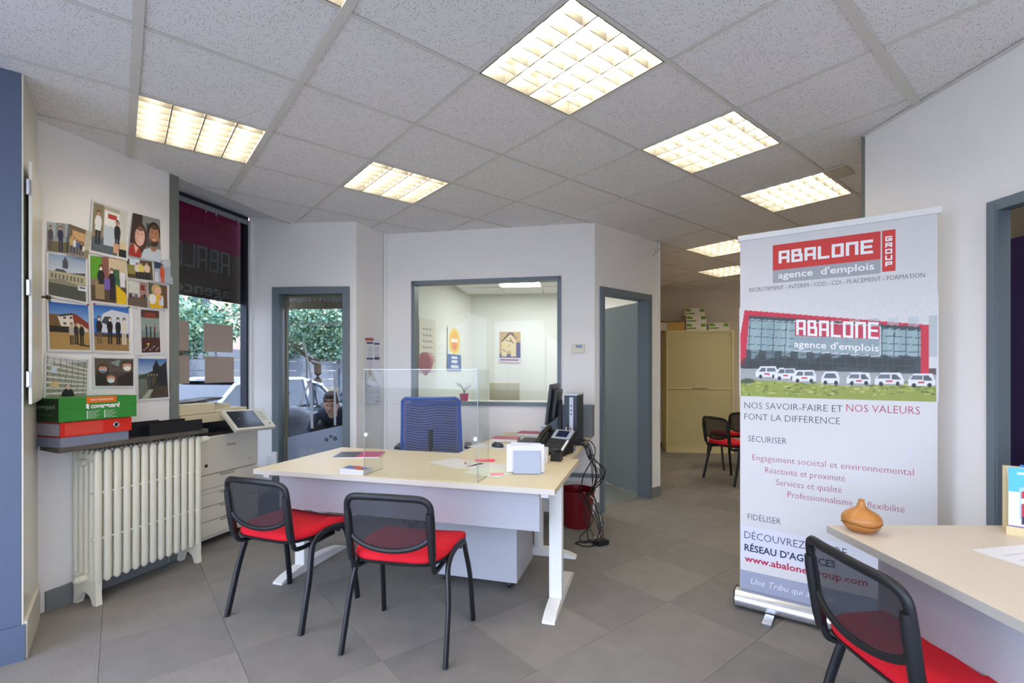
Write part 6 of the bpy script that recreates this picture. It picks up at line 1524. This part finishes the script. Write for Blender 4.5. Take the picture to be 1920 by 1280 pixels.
awning('door_awning', 'brown awning valance hanging outside the entrance door', E0+V2(-.1, .28), E1+V2(-.03, .28), .02, [(z0-.005, 2.3, mat('brown_valance', 'a09072', .8), 'valance_cloth')], [('Transport - Logistique', .20, z0+.07, .8, .05, False)])
# two scooters and a seated rider in front of the entrance
def scooter(lab, loc, rz, c1, c2):
    t = thing('motor_scooter', lab, 'scooter', loc, rz, 'scooters outside the entrance')
    for x in (0, 1.30):
        wh = obj('wheel', MB().tube([(x+.22*math.cos(a), 0, .27+.22*math.sin(a)) for a in np.linspace(0, 2*PI, 25)[:-1]], .055, 8, closed=True, up=(0, 1, 0)), mat('tyre', '1b1c1e', .8), t, smooth=True)
        obj('wheel_hub', MB().cyl((x, -.05, .27), (x, .05, .27), .14, n=16), M['chrome'], wh, smooth=40)
    fp_ = mat('scooter_'+c1, c1, .2, coat=.7)
    obj('rear_body', MB().prism([(.72, .35), (.80, .62), (1.0, .80), (1.45, .92), (1.72, .98), (1.70, .86), (1.50, .62), (1.15, .52), (1.0, .30)], .30, Matrix.Translation((0, .15, 0)) @ Matrix.Rotation(PI/2, 4, 'X')), fp_, t, smooth=30)
    obj('front_shield', MB().prism([(.22, .48), (.12, .72), (.20, 1.02), (.30, 1.12), (.42, 1.05), (.40, .72), (.50, .42), (.72, .34), (.72, .28), (.45, .30)], .36, Matrix.Translation((0, .18, 0)) @ Matrix.Rotation(PI/2, 4, 'X')), fp_, t, smooth=30)
    obj('front_mudguard', MB().tube([(.30*math.cos(a), 0, .27+.30*math.sin(a)) for a in np.linspace(R(20), R(150), 9)], .06, 8, sx=1.0, up=(0, 1, 0)), fp_, t, smooth=True)
    obj('fork', MB().cyl((0, .09, .27), (.26, .08, .78), .022).cyl((0, -.09, .27), (.26, -.08, .78), .022), M['chrome'], t, smooth=True)
    obj('seat', MB().box((1.15, 0, .90), (.75, .28, .11), ry=R(-4), bev=.045), M['black'], t, smooth=True)
    obj('handlebar', MB().tube(smooth_curve([(.45, -.36, 1.10), (.38, -.2, 1.13), (.34, 0, 1.10), (.38, .2, 1.13), (.45, .36, 1.10)], 4), .014, 8), M['black'], t, smooth=True)
    obj('windscreen', MB().grid(lambda u, v: (.20-.05*v+.10*(2*u-1)**2+.12*v, (2*u-1)*(.22-.06*v), 1.05+.38*v), 8, 5), glass_mat('smoked_screen', (.5, .55, .6)), t, smooth=True)
    obj('headlamp', MB().ball((.14, 0, .86), .09, 12, (.5, 1.2, .8)), mat('lamp_glass', 'd9dee3', .1), t, smooth=True)
    for s in (-1, 1): obj('mirror', MB().cyl((.36, .24*s, 1.12), (.32, .30*s, 1.32), .006).ball((.32, .33*s, 1.34), .06, 10, (.3, 1, .7)), M['black'], t, smooth=True)
    obj('exhaust', MB().tube([(.85, -.16, .30), (1.2, -.20, .28), (1.62, -.20, .42)], [.02, .05, .06], 10), M['chrome'], t, smooth=True)
    obj('rain_apron', MB().tube(smooth_curve([(.30, 0, 1.02), (.42, 0, .92), (.62, 0, .80), (.95, 0, .78), (1.15, 0, .74)], 3), [.20, .22, .24, .25, .26, .27, .28, .28, .28, .26, .24, .2, .1], 12, sx=1.25, up=(0, 1, 0)), mat('apron_nylon', '20222a', .35), t, smooth=True)
    obj('footboard', MB().bx(.45, .85, -.16, .16, .28, .33, bev=.01), M['black'], t)
    return t
sc1 = scooter('dark motor scooter parked nearest the entrance door', (-2.95, 5.40, GZ+.10), R(8), '22242c', '')
sc2 = scooter('silver grey motor scooter parked behind the dark one', (-3.0, 6.5, GZ+.10), R(22), '8b9099', '')
# rider
def skin_body(name, joints, bones, parent, m):
    me = bpy.data.meshes.new(name); me.from_pydata([j[0] for j in joints], bones, [])
    o = bpy.data.objects.new(name, me); COL.objects.link(o); o.parent = parent
    md = o.modifiers.new('s', 'SKIN'); sv = me.skin_vertices[0].data
    for i, (p_, r_) in enumerate(joints): sv[i].radius = (r_, r_*.9)
    sv[0].use_root = True; o.modifiers.new('d', 'SUBSURF').levels = 1; o.modifiers['d'].render_levels = 2
    md.use_smooth_shade = True; me.materials.append(m); return o
rid = thing('person', 'person in a dark jacket and jeans sitting sideways on the scooter outside the entrance', 'person', (-1.97, 5.52, GZ+.10), R(8))
jk = mat('dark_jacket', '23283a', .8)
J = [((0, 0, 1.06), .13), ((0, -.08, 1.17), .14), ((0, -.22, 1.27), .15), ((0, -.32, 1.31), .07), ((.18, -.24, 1.25), .06), ((.27, -.34, 1.04), .05), ((.16, -.50, .98), .035), ((-.18, -.24, 1.25), .06), ((-.27, -.34, 1.04), .05), ((-.14, -.50, 1.00), .035)]
Bn = [(0, 1), (1, 2), (2, 3), (2, 4), (4, 5), (5, 6), (2, 7), (7, 8), (8, 9)]
J = [((a, b_, c-.12), r_) for (a, b_, c), r_ in J]
J += [((.10, -.06, .92), .09), ((.12, -.44, .80), .07), ((.12, -.46, .28), .05), ((.12, -.50, -.05), .04), ((.12, -.62, -.08), .035), ((-.10, -.06, .92), .09), ((-.14, -.42, .78), .07), ((-.15, -.42, .28), .05), ((-.15, -.44, -.05), .04), ((-.15, -.56, -.08), .035)]
n0 = 10; Bn += [(0, n0), (n0, n0+1), (n0+1, n0+2), (n0+2, n0+3), (n0+3, n0+4), (0, n0+5), (n0+5, n0+6), (n0+6, n0+7), (n0+7, n0+8), (n0+8, n0+9)]
skin_body('body', J, Bn, rid, jk)
sk_ = mat('skin', 'c79a80', .6)
hdm = MB().lathe([(0, -.12), (.035, -.115), (.055, -.09), (.068, -.04), (.075, .02), (.07, .07), (.045, .11), (0, .125)], (0, 0, 1.42), n=20, sy=1.2)
hdm.cyl((0, .03, 1.27), (0, 0, 1.36), .045).ball((0, -.092, 1.40), .014, 8, (1, 1.2, 1.4)).ball((.075, .0, 1.41), .018, 8, (.5, 1, 1.4)).ball((-.075, .0, 1.41), .018, 8, (.5, 1, 1.4))
obj('head', hdm, sk_, rid, smooth=True)
HD = Matrix.Translation((0, -.40, 1.25)) @ Matrix.Rotation(R(18), 4, 'X') @ Matrix.Translation((0, 0, -1.42))
n_before = len(rid.children)
obj('eyes', MB().ball((.028, -.082, 1.435), .009, 8).ball((-.028, -.082, 1.435), .009, 8), mat('dark_eye', '2a2422', .3), rid, smooth=True); obj('mouth', MB().box((0, -.086, 1.36), (.04, .006, .008), bev=.002), mat('lip', '9a5a50', .5), rid)
obj('hair', MB().lathe([(.08, .01), (.082, .06), (.06, .115), (0, .14)], (0, .012, 1.42), n=20, sy=1.2), mat('brown_hair', '3a271d', .8), rid, smooth=True)
for c_ in rid.children:
    if c_.name.split('.')[0] in ('head', 'eyes', 'mouth', 'hair'): c_.data.transform(HD)
for s in (-1, 1):
    hx, hy, hz = (.16 if s > 0 else -.14), -.50, (.85 if s > 0 else .87)
    b = MB().ball((hx, hy-.04, hz), .036, 10, (1, 1.2, .6))
    for f_ in range(4): b.tube([(hx-.025+.017*f_, hy-.07, hz), (hx-.027+.018*f_, hy-.10-.004*(2-abs(f_-1)), hz-.008), (hx-.027+.018*f_, hy-.125, hz-.03)], [.0085, .008, .006], 6)
    b.tube([(hx-s*.03, hy-.03, hz), (hx-s*.055, hy-.06, hz-.008), (hx-s*.055, hy-.085, hz-.02)], [.010, .009, .007], 6)
    obj('hand', b, sk_, rid, smooth=True)
